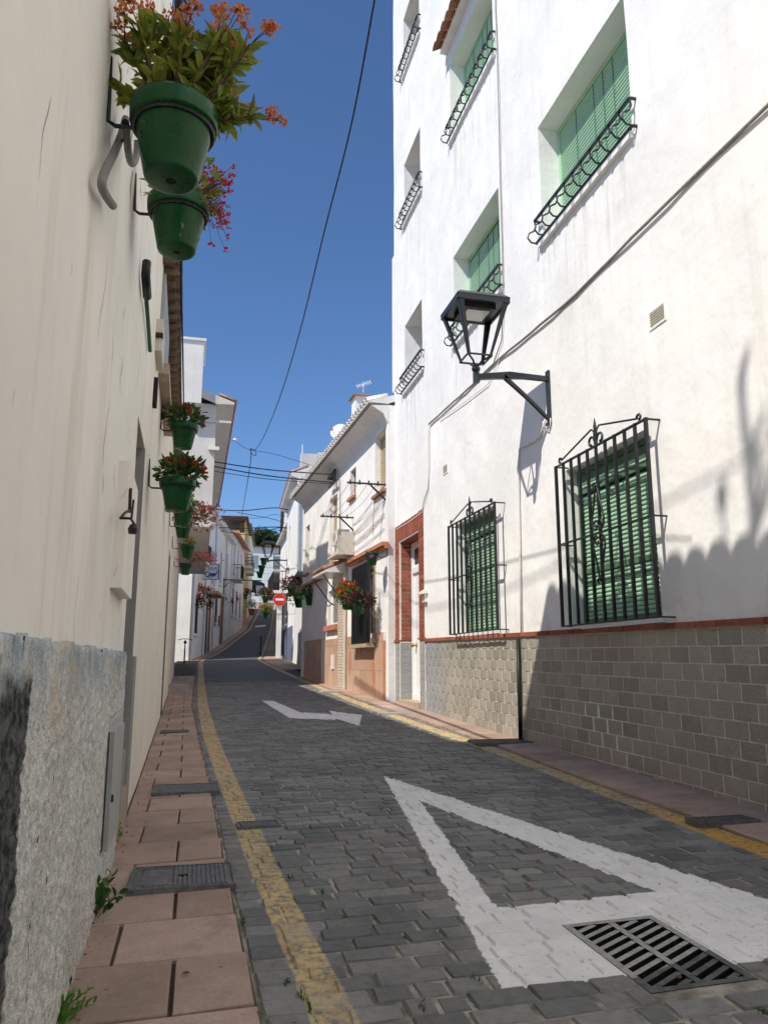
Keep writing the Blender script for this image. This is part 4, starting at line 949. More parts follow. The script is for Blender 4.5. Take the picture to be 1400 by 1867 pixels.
# barred window
f = frame_ring(F2, win_b[0] - .12, win_b[1] + .12, win_b[2] - .05, win_b[3] + .12, -.0, .02, .12).build('window', 'stone_clad', H2)
b = MB(); b.fbox(F2, win_b[0], win_b[1], -.16, -.13, win_b[2], win_b[3]); b.build('pane', 'glass_dark', f)
b = MB(); b.fbox(F2, win_b[0] - .18, win_b[1] + .18, -.02, .2, win_b[2] - .12, win_b[2] - .05); b.build('sill', 'step_stone', f)
gq = MB(); w_ = .12
for z in (win_b[2] - .03, win_b[3] + .05, (win_b[2] + win_b[3]) / 2): gq.bar(F2.p(win_b[0] - .1, w_, z), F2.p(win_b[1] + .1, w_, z), .03, .02)
gq = gq.build('window_grille', 'iron', H2)
for i in range(11):
    u = win_b[0] - .1 + (win_b[1] - win_b[0] + .2) * i / 10; q = MB(); q.bar(F2.p(u, w_, win_b[2] - .04), F2.p(u, w_, win_b[3] + .07), .03); q.build('bar', 'iron', gq)
for q_, m_ in ((arch, 'beige_shutter'), (smallw, 'brown_wood'), (tall, 'beige_shutter'), (far_w, 'beige_shutter')):
    f = frame_ring(F2, q_[0] + .002, q_[1] - .002, q_[2] + .002, q_[3] - .002, -.16, -.1, .05).build('window', m_, H2)
    if m_ == 'beige_shutter': slats(F2, q_[0] + .05, q_[1] - .05, q_[2] + .05, q_[3] - .05, -.14, .06, 'shutter', m_, f, .012, 'beige_shutter')
    else: b = MB(); b.fbox(F2, q_[0] + .05, q_[1] - .05, -.15, -.14, q_[2] + .05, q_[3] - .05); b.build('pane', 'glass_dark', f)
    b = MB(); b.fbox(F2, q_[0] - .05, q_[1] + .05, -.1, .07, q_[2] - .06, q_[2] - .002); b.build('sill', 'terracotta', f)
um = (arch[0] + arch[1]) / 2; hw = (arch[1] - arch[0]) / 2
b = MB(); b.prism([F2.p(um + hw * math.cos(a * math.pi / 10), .004, arch[3] + hw * .9 * math.sin(a * math.pi / 10)) for a in range(11)], F2.n * .01); b.build('arch_panel', 'beige_plaster', H2)
f = frame_ring(F2, dr2[0], dr2[1], dr2[2], dr2[3], -.16, -.1, .07).build('window', 'white_paint', H2); b = MB(); b.fbox(F2, dr2[0] + .07, dr2[1] - .07, -.15, -.13, dr2[2] + .07, dr2[3] - .07); b.build('pane', 'glass_dark', f); b = MB(); b.fbox(F2, dr2[0] - .1, dr2[1] + .1, -.1, .1, dr2[2] - .12, dr2[2]); b.build('sill', 'coral_stone', f)
u0, u1, z0, z1 = rect2(611, 1194, 607, 1220); b = MB(); b.fbox(F2, u0, u1, .0, .05, z0, z1); b.build('meter_box', 'white_plastic', H2)
b = MB(); b.tube([F2.p(h2(634, 1000)[0], .06, 3.3), F2.p(h2(634, 1000)[0] - .02, .06, 2.2), F2.p(h2(634, 1000)[0] - .02, .05, .5)], .03, 8); b.build('drain_pipe', 'cream_plastic', H2)
# chimney, dish, antenna on the roof
wch = -1.2; a = h2(641, 740, wch)[0]; c = a - .5; z1 = h2(652, 716, wch)[1]
b = MB(); b.fbox(F2, c, a, wch - .55, wch, 5.9, z1); ch = b.build('chimney', 'old_white', H2)
b = MB(); b.add([F2.p(u, w_, z) for u, w_, z in ((c - .1, wch - .65, z1), (a + .1, wch - .65, z1), (a + .1, wch + .1, z1), (c - .1, wch + .1, z1), ((a + c) / 2, wch - .28, z1 + .16))], [(0, 1, 2, 3), (0, 1, 4), (1, 2, 4), (2, 3, 4), (3, 0, 4)]); b.build('chimney_cap', 'terracotta', ch)
pa = F2.p((a + c) / 2, wch - .3, z1 + .2); t = thing('tv_antenna', 'small blue-grey tv antenna on the terracotta capped chimney', 'antenna', pa)
b = MB(); b.tube([pa, pa + Vector((0, 0, .34))], .015, 6); b.tube([pa + Vector((-.17, .1, .22)), pa + Vector((.2, -.1, .32))], .012, 5); b.build('mast', 'sign_grey', t)
for i in range(7):
    q = pa + Vector((-.17 + .06 * i, .1 - .033 * i, .22 + .016 * i)); b = MB(); b.tube([q + Vector((0, -.12, -.1)), q + Vector((0, .12, .1))], .008, 5); b.build('element', 'sign_grey', t)
wd = -.5; (u, z) = h2(617, 786, wd); pd = F2.p(u, wd, z); t = thing('satellite_dish', 'white satellite dish standing above the tiled eave', 'satellite dish', F2.p(u - .3, wd, 6.1))
Mx = Vector((-.55, -.75, .35)).normalized().to_track_quat('Z', 'Y').to_matrix()
b = MB(); b.lathe([(0, -.045), (.09, -.04), (.18, -.02), (.24, 0), (.24, .01), (.18, -.012), (.09, -.032), (0, -.037)], 22, pd, Mx); b.build('reflector', 'white_plastic', t, True)
b = MB(); b.tube([pd, pd + Vector((.1, -.1, -.2)), F2.p(u - .5, wd, 6.1)], .022, 7); b.build('mount', 'pole_grey', t)
b = MB(); b.tube([pd + Mx @ Vector((0, -.23, 0)), pd + Mx @ Vector((0, -.2, .35))], .01, 5); b.box(*sum([[v - .03, v + .03] for v in (pd + Mx @ Vector((0, -.2, .35)))], [])); b.build('feed_arm', 'grey_plastic', t)
# air conditioner on its shelf
u0, z0 = h2(638, 1010, .05); u1 = u0 + .62; z1 = z0 + .55
ac = thing('air_conditioner', 'cream air conditioner unit on bracket shelf above the tiled canopy', 'air conditioner', F2.p((u0 + u1) / 2, .2, z0))
b = MB(); b.fbox(F2, u0, u1, .06, .32, z0, z1); b.build('casing', 'cream_plastic', ac)
um, zm = (u0 + u1) / 2, (z0 + z1) / 2; b = MB()
for rr in (.07, .12, .17, .22): b.tube(arc(F2.p(um, .325, zm), rr, 0, 6.2832, F2.u, Vector((0, 0, 1)), 18), .006, 4, False)
b.build('fan_grille', 'white_plastic', ac)
b = MB(); b.lathe([(0, 0), (.21, 0), (.21, .003)], 20, F2.p(um, .321, zm), Matrix.Rotation(R(-90), 4, 'Y').to_3x3()); b.build('fan', 'grey_plastic', ac)
b = MB(); b.fbox(F2, u0 - .2, u1 + .1, 0, .4, z0 - .05, z0 - .01); b.fbox(F2, u0 - .25, u0 - .21, 0, .3, z0 - .05, z1 - .1); b.build('shelf', 'cream_plastic', ac)
# clothes line racks
def rack(label, pr, plx):
    (u, z) = h2(*pr); L = .75; t = thing('clothes_rack', label, 'clothes rack', F2.p(u, 0, z))
    b = MB(); b.bar(F2.p(u, -.02, z), F2.p(u, L, z), .035, .03); b.bar(F2.p(u, -.01, z - .3), F2.p(u, .3, z - .02), .03, .03); b.build('arm', 'iron', t)
    for i in range(4): q = MB(); q.bar(F2.p(u, .15 + i * .18, z - .03), F2.p(u, .15 + i * .18, z + .06), .025); q.build('hook', 'iron', t)
    return u, z
ra = rack('black clothes-line bracket below the arched beige window', (703, 884), 0); rb = rack('black clothes-line bracket above the air conditioner', (645, 944), 0)
for i in range(4):
    w_ = .15 + i * .18; cable('clothes_line', ('first', 'second', 'third', 'fourth')[i] + ' thin line strung between the two black brackets, counted from wall', [F2.p(ra[0], w_, ra[1] + .04), F2.p(rb[0], w_, rb[1] + .04)], .005, 'grey_cable', 4, sag=.08)
for i in range(6):
    pa_, pb_ = h2(702, 885 + i * 14 + (i % 2) * 8), h2(646, 958 + i * 9 + (i % 2) * 5)
    cable('wall_wire', ('topmost', 'second highest', 'third highest', 'third lowest', 'second lowest', 'lowest')[i] + ' of six sagging wires stapled to the white wall', [F2.p(pa_[0], .02, pa_[1]), F2.p(pb_[0], .02, pb_[1])], .007, 'grey_cable', 4, sag=.02, wob=.015)
cable('wall_wire', 'thin upright wire between the two clothes-line brackets', [F2.p(h2(684, 905)[0], .02, h2(684, 905)[1]), F2.p(h2(681, 975)[0], .02, h2(681, 975)[1])], .006, 'grey_cable', 4)
cable('wall_wire', 'grey wires running down from the insulator block at the eave', [F2.p(h2(623, 872)[0], .05, h2(623, 872)[1]), F2.p(h2(624, 965)[0], .05, h2(624, 965)[1])], .014, 'grey_cable', 5)
ib = F2.p(h2(618, 868)[0], .12, h2(618, 868)[1]); t = thing('insulator_block', 'black cable insulator block fixed under the whitewashed eave', 'insulator', ib)
b = MB(); b.bar(ib + Vector((0, -.15, .12)), ib + Vector((0, .9, .12)), .05); b.bar(ib + Vector((0, -.15, -.14)), ib + Vector((0, .7, -.14)), .05); b.bar(ib + Vector((0, -.1, .14)), ib + Vector((0, -.1, -.16)), .05); b.build('bracket', 'iron', t)
b = MB(); b.lathe([(0, -.06), (.07, -.05), (.08, 0), (.07, .05), (0, .06)], 12, ib + Vector((-.02, .2, 0))); b.build('insulator', 'black_plastic', t)

# ------------------------------------------------------------------ far buildings
def far_window(parent, fr, u0, u1, z0, z1, m_='dark_inside', frame='white_paint', sill=True, out=.02):
    f = frame_ring(fr, u0, u1, z0, z1, -.02, out, .07).build('window', frame, parent)
    b = MB(); b.fbox(fr, u0 + .07, u1 - .07, -.02, .004, z0 + .07, z1 - .07); b.build('pane', m_, f)
    if sill: b = MB(); b.fbox(fr, u0 - .08, u1 + .08, 0, .1, z0 - .08, z0 - .003); b.build('sill', frame, f)
    return f
def far_door(parent, fr, u0, u1, z1, m_='brown_wood'):
    z0 = gz(fr.p(u0, 0, 0).x, fr.p(u0, 0, 0).y) - .2
    f = frame_ring(fr, u0 - .08, u1 + .08, z0, z1 + .08, -.02, .04, .08).build('door_frame', 'stone_clad' if m_ == 'brown_wood' else 'white_paint', parent)
    b = MB(); b.fbox(fr, u0, u1, -.02, .012, z0 + .08, z1); b.build('door', m_, f)
    b = MB(); b.fbox(fr, u0 + .06, u0 + .1, .012, .05, z0 + 1.1, z0 + 1.2); b.build('handle', 'brass', f)
def balcony(parent, fr, u0, u1, z, depth=.6, h=.95, m_='old_white'):
    b = MB(); b.fbox(fr, u0, u1, -.01, depth, z - .14, z); s_ = b.build('balcony', m_, parent)
    b = MB(); b.bar(fr.p(u0, depth - .03, z + h), fr.p(u1, depth - .03, z + h), .04); b.bar(fr.p(u0, depth - .03, z + .08), fr.p(u1, depth - .03, z + .08), .03)
    for u in (u0 + .02, u1 - .02): b.bar(fr.p(u, 0, z + h), fr.p(u, depth - .03, z + h), .04)
    b.build('rail', 'iron', s_)
    b = MB(); n_ = int((u1 - u0) / .14)
    for i in range(n_ + 1): u = u0 + .02 + (u1 - u0 - .04) * i / n_; b.bar(fr.p(u, depth - .03, z), fr.p(u, depth - .03, z + h), .018)
    for u in (u0 + .02, u1 - .02):
        for i in range(1, 5): b.bar(fr.p(u, depth * i / 5, z), fr.p(u, depth * i / 5, z + h), .018)
    tag(b.build('balusters', 'iron', s_), None, None, kind='stuff')
# left, beyond the side street
FC = Fr(-.35, 36.5, 3.35, 21.5, 1)
C1 = thing('house', 'white shop house in shade past the side street on the left', 'house', (-.35, 38, 1.3))
cz = lambda fr, u: gz(fr.p(u, 0, 0).x, fr.p(u, 0, 0).y)
wall('wall', 'white_plaster', C1, FC, 0, 15, .5, 8.75, [], back=7, step=3)
b = MB(); b.fbox(FC, -.1, 15.1, -.1, .35, 8.75, 8.9); b.build('cornice', 'old_white', C1)
b = MB(); b.fbox(FC, -.15, 15.1, -7, .4, 8.905, 9.0); b.build('roof', 'old_white', C1)
far_window(C1, FC, 1.2, 3.4, 6.1, 8.3, 'grey_shutter'); balcony(C1, FC, 1.0, 3.6, 6.0, .35, .85)
for u in (6, 9.4, 12.4): far_window(C1, FC, u, u + .9, 5.2 + (u - 6) * .12, 7.2 + (u - 6) * .12, 'grey_shutter')
far_door(C1, FC, 4.6, 5.4, 4.2, 'dark_wood'); far_door(C1, FC, 5.6, 6.3, 4.2, 'brown_wood'); far_window(C1, FC, 8, 9.1, 3.3, 4.9); far_door(C1, FC, 10.5, 11.6, 5.0, 'brown_wood'); far_window(C1, FC, 1.2, 2.2, 2.4, 4.2, 'dark_inside')
b = MB(); b.fbox(FC, 3.6, 6.9, 0, .75, 4.55, 4.68); b.build('shop_canopy', 'step_stone', C1)
for u in (.25, 3.9, 7.2, 12.0):
    b = MB(); b.tube([FC.p(u, .06, 1.2), FC.p(u, .06, 8.7)], .05, 7); b.build('drain_pipe', 'pole_grey', C1)
for u in (7.4, 9.8): b = MB(); b.fbox(FC, u, u + .35, 0, .12, 2.6 + u * .06, 3.2 + u * .06); b.build('meter_box', 'grey_plastic', C1)
# pergola on the roof of the shop house
tp = thing('roof_pergola', 'dark flat roof on a brown post above the white shop house', 'pergola', FC.p(6, -1, 9))
p0, p1 = onY(400, 951, 47), onY(447, 951, 47)
b = MB(); b.box(p0.x, p1.x, 46.4, 50, p0.z, p0.z + .25); b.build('roof_slab', 'dark_wood', tp)
b = MB(); q = onY(441.5, 975, 47); b.box(q.x - .14, q.x + .14, 46.8, 47.1, 8.9, p0.z); b.build('post', 'brown_wood', tp)
b = MB(); q = onY(405, 975, 47); b.box(q.x - .1, q.x + .1, 46.8, 47.1, 8.9, p0.z); b.build('post', 'stained_white', tp)
# hanging shop sign
sp = [onY(372, 1029, 39.3), onY(398, 1056, 39.3)]
t = thing('shop_sign', 'pale grey shop sign with blue script hanging over the left pavement', 'sign', ((sp[0].x + sp[1].x) / 2, 39.3, sp[1].z))
b = MB(); b.box(sp[0].x - .05, sp[1].x, 39.3, 39.36, sp[1].z, sp[0].z); b.build('board', 'sign_grey', t)
b = MB(); e = .025
for q in ((sp[0].x - .08, sp[1].x + .03, sp[0].z, sp[0].z + e), (sp[0].x - .08, sp[1].x + .03, sp[1].z - e, sp[1].z), (sp[1].x, sp[1].x + .05, sp[1].z, sp[0].z)): b.box(q[0], q[1], 39.27, 39.39, q[2], q[3])
b.build('frame', 'sign_blue', t)
b = MB(); xw = sp[1].x - sp[0].x; zh = sp[0].z - sp[1].z
def sg(a, c): return Vector((sp[0].x + a * xw, 39.285, sp[1].z + c * zh))
b.tube(crv([sg(.3, .45), sg(.22, .5), sg(.14, .38), sg(.18, .2), sg(.3, .15), sg(.4, .3), sg(.38, .5), sg(.44, .2), sg(.52, .4), sg(.58, .2), sg(.64, .42), sg(.7, .2), sg(.78, .42), sg(.74, .2), sg(.95, .55)], 5), .022, 4); b.tube([sg(.3, .1), sg(.6, .14), sg(.93, .5)], .015, 4)
b.build('script_lettering', 'sign_blue', t)
def text(s_, loc, size, m_, parent, rot=(R(90), 0, 0), ext=.004):
    cu = bpy.data.curves.new('lettering', 'FONT'); cu.body = s_; cu.size = size; cu.extrude = ext; cu.align_x = 'RIGHT'
    o = bpy.data.objects.new('lettering', cu); COL.objects.link(o); dg = bpy.context.evaluated_depsgraph_get(); me = bpy.data.meshes.new_from_object(o.evaluated_get(dg)); bpy.data.objects.remove(o)
    me.materials.clear(); me.materials.append(M[m_]); o = bpy.data.objects.new('lettering', me); COL.objects.link(o); o.parent = parent; o.location = Vector(loc) - parent_loc(parent); o.rotation_euler = rot; return o
text('CERIA', sg(.93, .62), zh * .32, 'grey_plastic', t)
# next houses up the hill, left
C2 = thing('house', 'lilac white house under a brown tiled roof up the hill', 'house', FC.p(19, 0, 3))
FC_2 = Fr(FC.p(15.2, .02, 0).x, FC.p(15.2, .02, 0).y, 3.35, 21.5, 1)
wall('wall', 'lilac_white', C2, FC_2, 0, 8.2, 1.5, 9.6, [], back=7, step=4)
b = MB(); b.add([FC_2.p(u, w_, z) for u in (-.3, 8.3) for w_, z in ((.45, 9.45), (.45, 9.6), (-3.5, 11.6), (-3.5, 11.4))], [(0, 4, 5, 1), (1, 5, 6, 2), (0, 1, 2, 3), (4, 7, 6, 5), (0, 3, 7, 4)]); b.build('roof', 'terracotta', C2)
for u in (1, 3.2, 5.6): far_window(C2, FC_2, u, u + .8, 7, 9, 'grey_shutter', 'lilac_white'); far_window(C2, FC_2, u, u + .8, 4.2, 6.1, 'dark_inside', 'lilac_white')
balcony(C2, FC_2, .6, 2.4, 6.6)
F3 = Fr(2.95, 58, 4.1, 42, 1)
C3 = thing('house', 'narrow ochre yellow house up the hill on the left', 'house', F3.p(4, 0, 4))
wall('wall', 'ochre_plaster', C3, Fr(F3.p(2.3, .1, 0).x, F3.p(2.3, .1, 0).y, 4.1, 42, 1), 0, 9, 2, 12.3, [], back=6, step=5)
F3b = Fr(F3.p(2.3, .1, 0).x, F3.p(2.3, .1, 0).y, 4.1, 42, 1)
b = MB(); b.fbox(F3b, -.15, 9.1, -6, .22, 12.302, 12.4); b.build('roof', 'old_tile', C3)
for u in (1.5, 5.5): far_window(C3, F3b, u, u + 1, 9.2, 11.2, 'grey_shutter', 'ochre_plaster'); balcony(C3, F3b, u - .5, u + 1.6, 8.6); far_window(C3, F3b, u, u + 1, 5.2, 7.2, 'dark_inside', 'ochre_plaster')
C4 = thing('house', 'cream house highest up the street on the left', 'house', F3.p(16, 0, 6))
F4 = Fr(F3.p(11.5, .05, 0).x, F3.p(11.5, .05, 0).y, 4.1, 42, 1)
wall('wall', 'beige_plaster', C4, F4, 0, 14, 3, 13.4, [], back=7, step=5)
b = MB(); b.fbox(F4, -.2, 14.2, -6, .25, 13.4, 13.5); b.build('roof', 'old_tile', C4)
for u in (1.5, 5.5, 9.5): far_window(C4, F4, u, u + 1, 10.5, 12.4, 'grey_shutter', 'beige_plaster'); far_window(C4, F4, u, u + 1, 7.4, 9.2, 'dark_inside', 'beige_plaster')
C5 = thing('house', 'pale house closing the view at the top of the street', 'house', (10.5, 104, 9))
FE = Fr(5, 104, 1, .12, 1)
wall('wall', 'white_plaster', C5, FE, 0, 12, 6, 16.5, [], back=7, step=5)
b = MB(); b.fbox(FE, -.2, 12.2, -6, .3, 16.5, 16.62); b.build('roof', 'old_tile', C5)
for u in (1.6, 4.6): far_window(C5, FE, u, u + 1.1, 13.4, 15.4, 'grey_shutter'); far_window(C5, FE, u, u + 1.1, 10.2, 12, 'dark_inside')
# right side past the tiled house
FD = Fr(3.42, 27.6, .75, 16.5, -1)
D1 = thing('house', 'white house on the right with stained roof terrace wall', 'house', (3.6, 30, 1))
wall('upper_wall', 'white_plaster', D1, FD, 0, 6.6, 4.35, 7.75, [(4.4, 5.1, 5.1, 6.8, .12)], back=6, step=2)
b = MB(); b.fbox(FD, 4.41, 5.09, -.12, -.1, 5.11, 6.79); o = b.build('window', 'beige_shutter', D1); b = MB(); b.fbox(FD, 4.3, 5.2, 0, .14, 4.98, 5.1); b.build('sill', 'old_white', o)
FDl = Fr(3.9, 26.0, .55, 18, -1)
far_window(D1, FDl, 12.6, 13.6, 4.9, 7, 'brown_wood'); balcony(D1, FDl, 12, 17, 4.6, .75)
b = MB(); b.fbox(FD, .02, 6.58, -6, -.02, 4.33, 4.36); b.build('soffit', 'concrete', D1)
b = MB(); b.add([FD.p(u, w_, z) for u in (-.1, 6.7) for w_, z in ((-.02, 7.75), (.3, 7.85), (.35, 7.95), (-.6, 8.3), (-.6, 8.1))], [(0, 5, 6, 1), (1, 6, 7, 2), (2, 7, 8, 3), (0, 1, 2, 3, 4), (5, 9, 8, 7, 6)]); rf = b.build('eave', 'old_white', D1)
u = 0
while u < 6.6: q = MB(); half_tile(q, FD, u, .38, -.3, 7.98, 8.25, .1); q.build('roof_tile', 'terracotta', rf, True); u += .22
b = MB(); b.fbox(FD, -.02, .3, -7, -.03, 7.76, 8.75); b.fbox(FD, .3, 5, -1.2, -.7, 7.9, 8.9); b.build('terrace_wall', 'stained_white', D1)
b = MB(); b.fbox(FD, -.25, -.02, -1.9, -1.2, 5.5, 7.2); b.build('flue', 'stained_white', D1)
b = MB(); b.tube([FD.p(.2, -.1, 8.7), FD.p(.2, -.1, 9.15)], .022, 6); b.build('roof_pole', 'white_paint', D1)
b = MB(); b.tube([FD.p(-.05, .03, 4.4), FD.p(-.05, .03, 7.7)], .05, 7); b.build('drain_pipe', 'old_white', D1)
wall('lower_wall', 'old_white', D1, FDl, -2, 8.3, 0, 4.35, [(1.0, 3.2, .5, 3.2, .3)], back=5, step=2)
wall('far_wall', 'white_plaster', D1, FDl, 8.3, 18, 0, 7.75, [], back=5, step=2); b = MB(); b.fbox(FDl, 8.31, 18.2, -5, .25, 7.76, 7.84); b.build('far_eave', 'old_white', D1)
b = MB(); b.fbox(FDl, 1.01, 3.19, -.3, -.25, .5, 3.2); b.build('door', 'dark_wood', D1)
b = MB(); b.fbox(FDl, 9, 18, -.01, .02, .6, 2.75); b.build('blue_base', 'blue_dado', D1)
b = MB(); b.fbox(FDl, -2, .98, -.01, .03, .2, 2.4); b.fbox(FDl, 3.3, 6.0, -.01, .05, .2, 2.3); b.build('grey_base', 'concrete', D1)
for u in (12, 14.5): far_window(D1, FDl, u, u + .8, 2.95, 4.1)
q = onG(507, 1199); b = MB(); b.box(q.x - .1, q.x + .13, q.y, q.y + .22, .8, 4.0); b.build('corner_post', 'white_paint', D1)
sgp = onY(510, 1093, q.y - .12); t = thing('no_entry_sign', 'round red no entry sign with white bar on the white post', 'sign', sgp)
def disc(r_, y0, y1, m_, name): b = MB(); b.lathe([(0, 0), (r_, 0), (r_, y1 - y0), (0, y1 - y0)], 36, sgp + Vector((0, y1 - sgp.y * 0, 0)) * 0 + Vector((0, y1, 0)), Matrix.Rotation(R(90), 4, 'X').to_3x3()); b.build(name, m_, t)
disc(.30, .0, .012, 'sign_red', 'disc'); disc(.31, .013, .02, 'white_paint', 'rim')
b = MB(); b.box(sgp.x - .2, sgp.x + .2, sgp.y - .006, sgp.y - .001, sgp.z - .05, sgp.z + .05); b.build('white_bar', 'white_paint', t)
b = MB(); b.box(sgp.x - .03, sgp.x + .03, sgp.y + .02, sgp.y + .125, sgp.z - .1, sgp.z + .1); b.build('bracket', 'pole_grey', t)
D2 = thing('house', 'pale house with green pots up the hill on the right', 'house', (5.5, 52, 3))
FD2 = Fr(lerp(XR, 45) + .75, 45, 5.2, 55, -1)
wall('wall', 'old_white', D2, FD2, 0, 20, 1.5, 10.2, [], back=6, step=5)
for u in (2, 6, 10): far_window(D2, FD2, u, u + 1, 7.2, 9.2, 'grey_shutter'); far_window(D2, FD2, u, u + 1, 4.1, 5.9)
balcony(D2, FD2, 1.3, 7.4, 6.6); b = MB(); b.fbox(FD2, -.2, 20.2, -6, .2, 10.2, 10.3); b.build('roof', 'old_tile', D2)
D3 = thing('house', 'white house at the bend near the top of the hill', 'house', (9, 80, 6))
FD3 = Fr(lerp(XR, 66) + .8, 66, 4.45, 42, -1)
wall('wall', 'white_plaster', D3, FD3, 0, 34, 3, 13, [], back=7, step=5); b = MB(); b.fbox(FD3, -.2, 34, -6, .2, 13, 13.1); b.build('roof', 'old_tile', D3)
for u in (2, 7, 12, 17): far_window(D3, FD3, u, u + 1.1, 9.8, 11.8, 'grey_shutter'); far_window(D3, FD3, u, u + 1.1, 6.8, 8.5)
# street furniture up the street
b = MB(); q = onG(475, 1195); b.lathe([(0, .98), (.03, .97), (.05, .92), (.035, .88), (.04, .1), (.06, .08), (.06, 0)], 10, (q.x, q.y, gz(q.x, q.y))); tag(b.build('bollard', 'iron', None, True), 'short black bollard beside the road near the no entry sign', 'bollard')
l2 = lantern('dark street lantern on bracket at the white house past the tiled roof', (3, 3, 3), .85); u, z = FD.hit(524, 1024); l2.location = FD.p(u, .0, z); l2.rotation_euler.z = .05
t = thing('street_lamp', 'distant street lantern hanging from a long arm on the left', 'street lamp', FC.p(14.5, 0, 5))
pa = FC.p(FC.hit(408, 1057)[0], 0, FC.hit(408, 1057)[1]); pe = Vector((pa.x + 2.3, pa.y, pa.z))
b = MB(); b.bar(pa, pe, .06); b.bar(pa + Vector((.02, 0, -1.6)), pa + Vector((.02, 0, .1)), .06); b.bar(pa + Vector((0, 0, -.5)), pa + Vector((.5, 0, 0)), .04); b.build('arm', 'iron', t)
b = MB(); c = pe + Vector((-.15, 0, -.1))
b.add([c + Vector((sx * wd, sy * wd, z)) for wd, z in ((.06, .05), (.32, -.12), (.32, -.2), (.17, -.85)) for sx, sy in ((-1, -1), (1, -1), (1, 1), (-1, 1))], [(i, (i + 1) % 4, 4 + (i + 1) % 4, 4 + i) for i in range(4)] + [(4 + i, 4 + (i + 1) % 4, 8 + (i + 1) % 4, 8 + i) for i in range(4)]); b.build('hood', 'dark_blue_iron', t)
b = MB()
for sx, sy in ((-1, -1), (1, -1), (1, 1), (-1, 1)): b.bar(c + Vector((sx * .31, sy * .31, -.2)), c + Vector((sx * .17, sy * .17, -.85)), .04)
b.build('lantern_frame', 'iron', t); b = MB(); b.lathe([(.28, -.22), (.15, -.83)], 4, c, Matrix.Rotation(R(45), 4, 'Z').to_3x3()); b.build('lamp_glass', 'lamp_glass', t)

# ------------------------------------------------------------------ flower pots
rp = random.Random(11)
def leaf(mb, p, d, L, W, rs, curl=.25, att=None):
    d = d.normalized(); s_ = d.cross(Vector((rs.uniform(-1, 1), rs.uniform(-1, 1), rs.uniform(-.3, 1)))).normalized(); n_ = s_.cross(d)
    a = rs.random() if att is None else att; P = lambda t_, w_: p + d * L * t_ + s_ * W * w_ + n_ * (L * curl * (.9 * t_ - 1.3 * t_ * t_) + W * .35 * abs(w_))
    mb.add([p, P(.3, .4), P(.68, .42), P(1, 0), P(.68, -.42), P(.3, -.4), P(.5, 0)], [(0, 6, 1), (1, 6, 2), (2, 6, 3), (3, 6, 4), (4, 6, 5), (5, 6, 0)], a)
def bloom(mb, p, r_, rs, k=7):
    for i in range(k):
        v = Vector((rs.gauss(0, 1), rs.gauss(0, 1), rs.gauss(.35, .8))).normalized(); leaf(mb, p + v * r_ * .25, v, r_ * .9, r_ * .75, rs, .4)
def rdir(rs, up=.4): return Vector((rs.gauss(0, 1), rs.gauss(0, 1), rs.gauss(up, .7))).normalized()
def pot_geo(t, base, s, m_='pot_green', n_=28):
    b = MB(); prof = [(0, .004), (.014, .004), (.016, 0), (.07, 0), (.082, .004), (.086, .012), (.121, .185), (.123, .188), (.136, .19), (.139, .195), (.142, .243), (.14, .25), (.13, .25), (.124, .235), (0, .228)]
    b.lathe([(r_ * s, z * s) for r_, z in prof[2:-1]], n_, base); pb = b.build('pot', m_, t, True)
    b = MB(); b.lathe([(0, .0008), (.013 * s, .0008)], 10, base - Vector((0, 0, .0012))); b.build('drain_hole', 'pit', pb)
    b = MB(); b.lathe([(0, .23 * s), (.126 * s, .232 * s)], 16, base); b.build('soil', 'soil', t)
def ring_bracket(t, base, s, wallp, up=.26, m_='iron'):
    c = base + Vector((0, 0, .178 * s)); r_ = .126 * s; d = (wallp - c); d.z = 0; d.normalize()
    b = MB(); b.tube([c + Vector((r_ * math.cos(a * math.pi / 12), r_ * math.sin(a * math.pi / 12), 0)) for a in range(25)], .0075, 6, False)
    q = Vector((wallp.x, wallp.y, c.z)); b.tube([c + d * r_, q + (c - q).normalized() * .03, q + Vector((0, 0, .015)) + (c - q).normalized() * .008, q + Vector((0, 0, up))], .007, 6); b.build('bracket', m_, t)
def bushy(t, c, rx, rz, nl, nf, leafm, flowm, ls, fs, rs, droop=0., off=(0, 0, 0), fk=7):
    lv, fl, st = MB(), MB(), MB(); c = Vector(c); o_ = Vector(off); ns = 7
    for i in range(ns):
        v = rdir(rs, .8); st.tube([c, c + Vector((v.x * rx * .5, v.y * rx * .5, rz * .4)), c + o_ * .7 + Vector((v.x * rx, v.y * rx, rz * (.6 + .3 * rs.random()) - droop * .5))], [.006, .005, .003], 5)
    for i in range(nl):
        v = rdir(rs, .5); k = rs.random() ** .5; z = v.z * rz * k + rz * .3 - droop * max(0, abs(v.x) + abs(v.y) - .8) * rs.random()
        p = c + o_ * rs.random() + Vector((v.x * rx * k, v.y * rx * k, z)); leaf(lv, p, v + rdir(rs, .1) * .8, ls * rs.uniform(.6, 1.2), ls * rs.uniform(.3, .5), rs)
    for i in range(nf):
        v = rdir(rs, .8); k = rs.uniform(.75, 1.08); z = v.z * rz * k + rz * .35 - droop * max(0, abs(v.x) + abs(v.y) - .8) * rs.random()
        bloom(fl, c + o_ * rs.random() + Vector((v.x * rx * k, v.y * rx * k, z)), fs * rs.uniform(.7, 1.2), rs, fk)
    st.build('stems', 'stem', t, True); lv.build('foliage', leafm, t, attr=True)['kind'] = 'stuff'
    if nf: fl.build('flowers', flowm, t, attr=True)['kind'] = 'stuff'
POT = 'flower pots hung along the street walls'
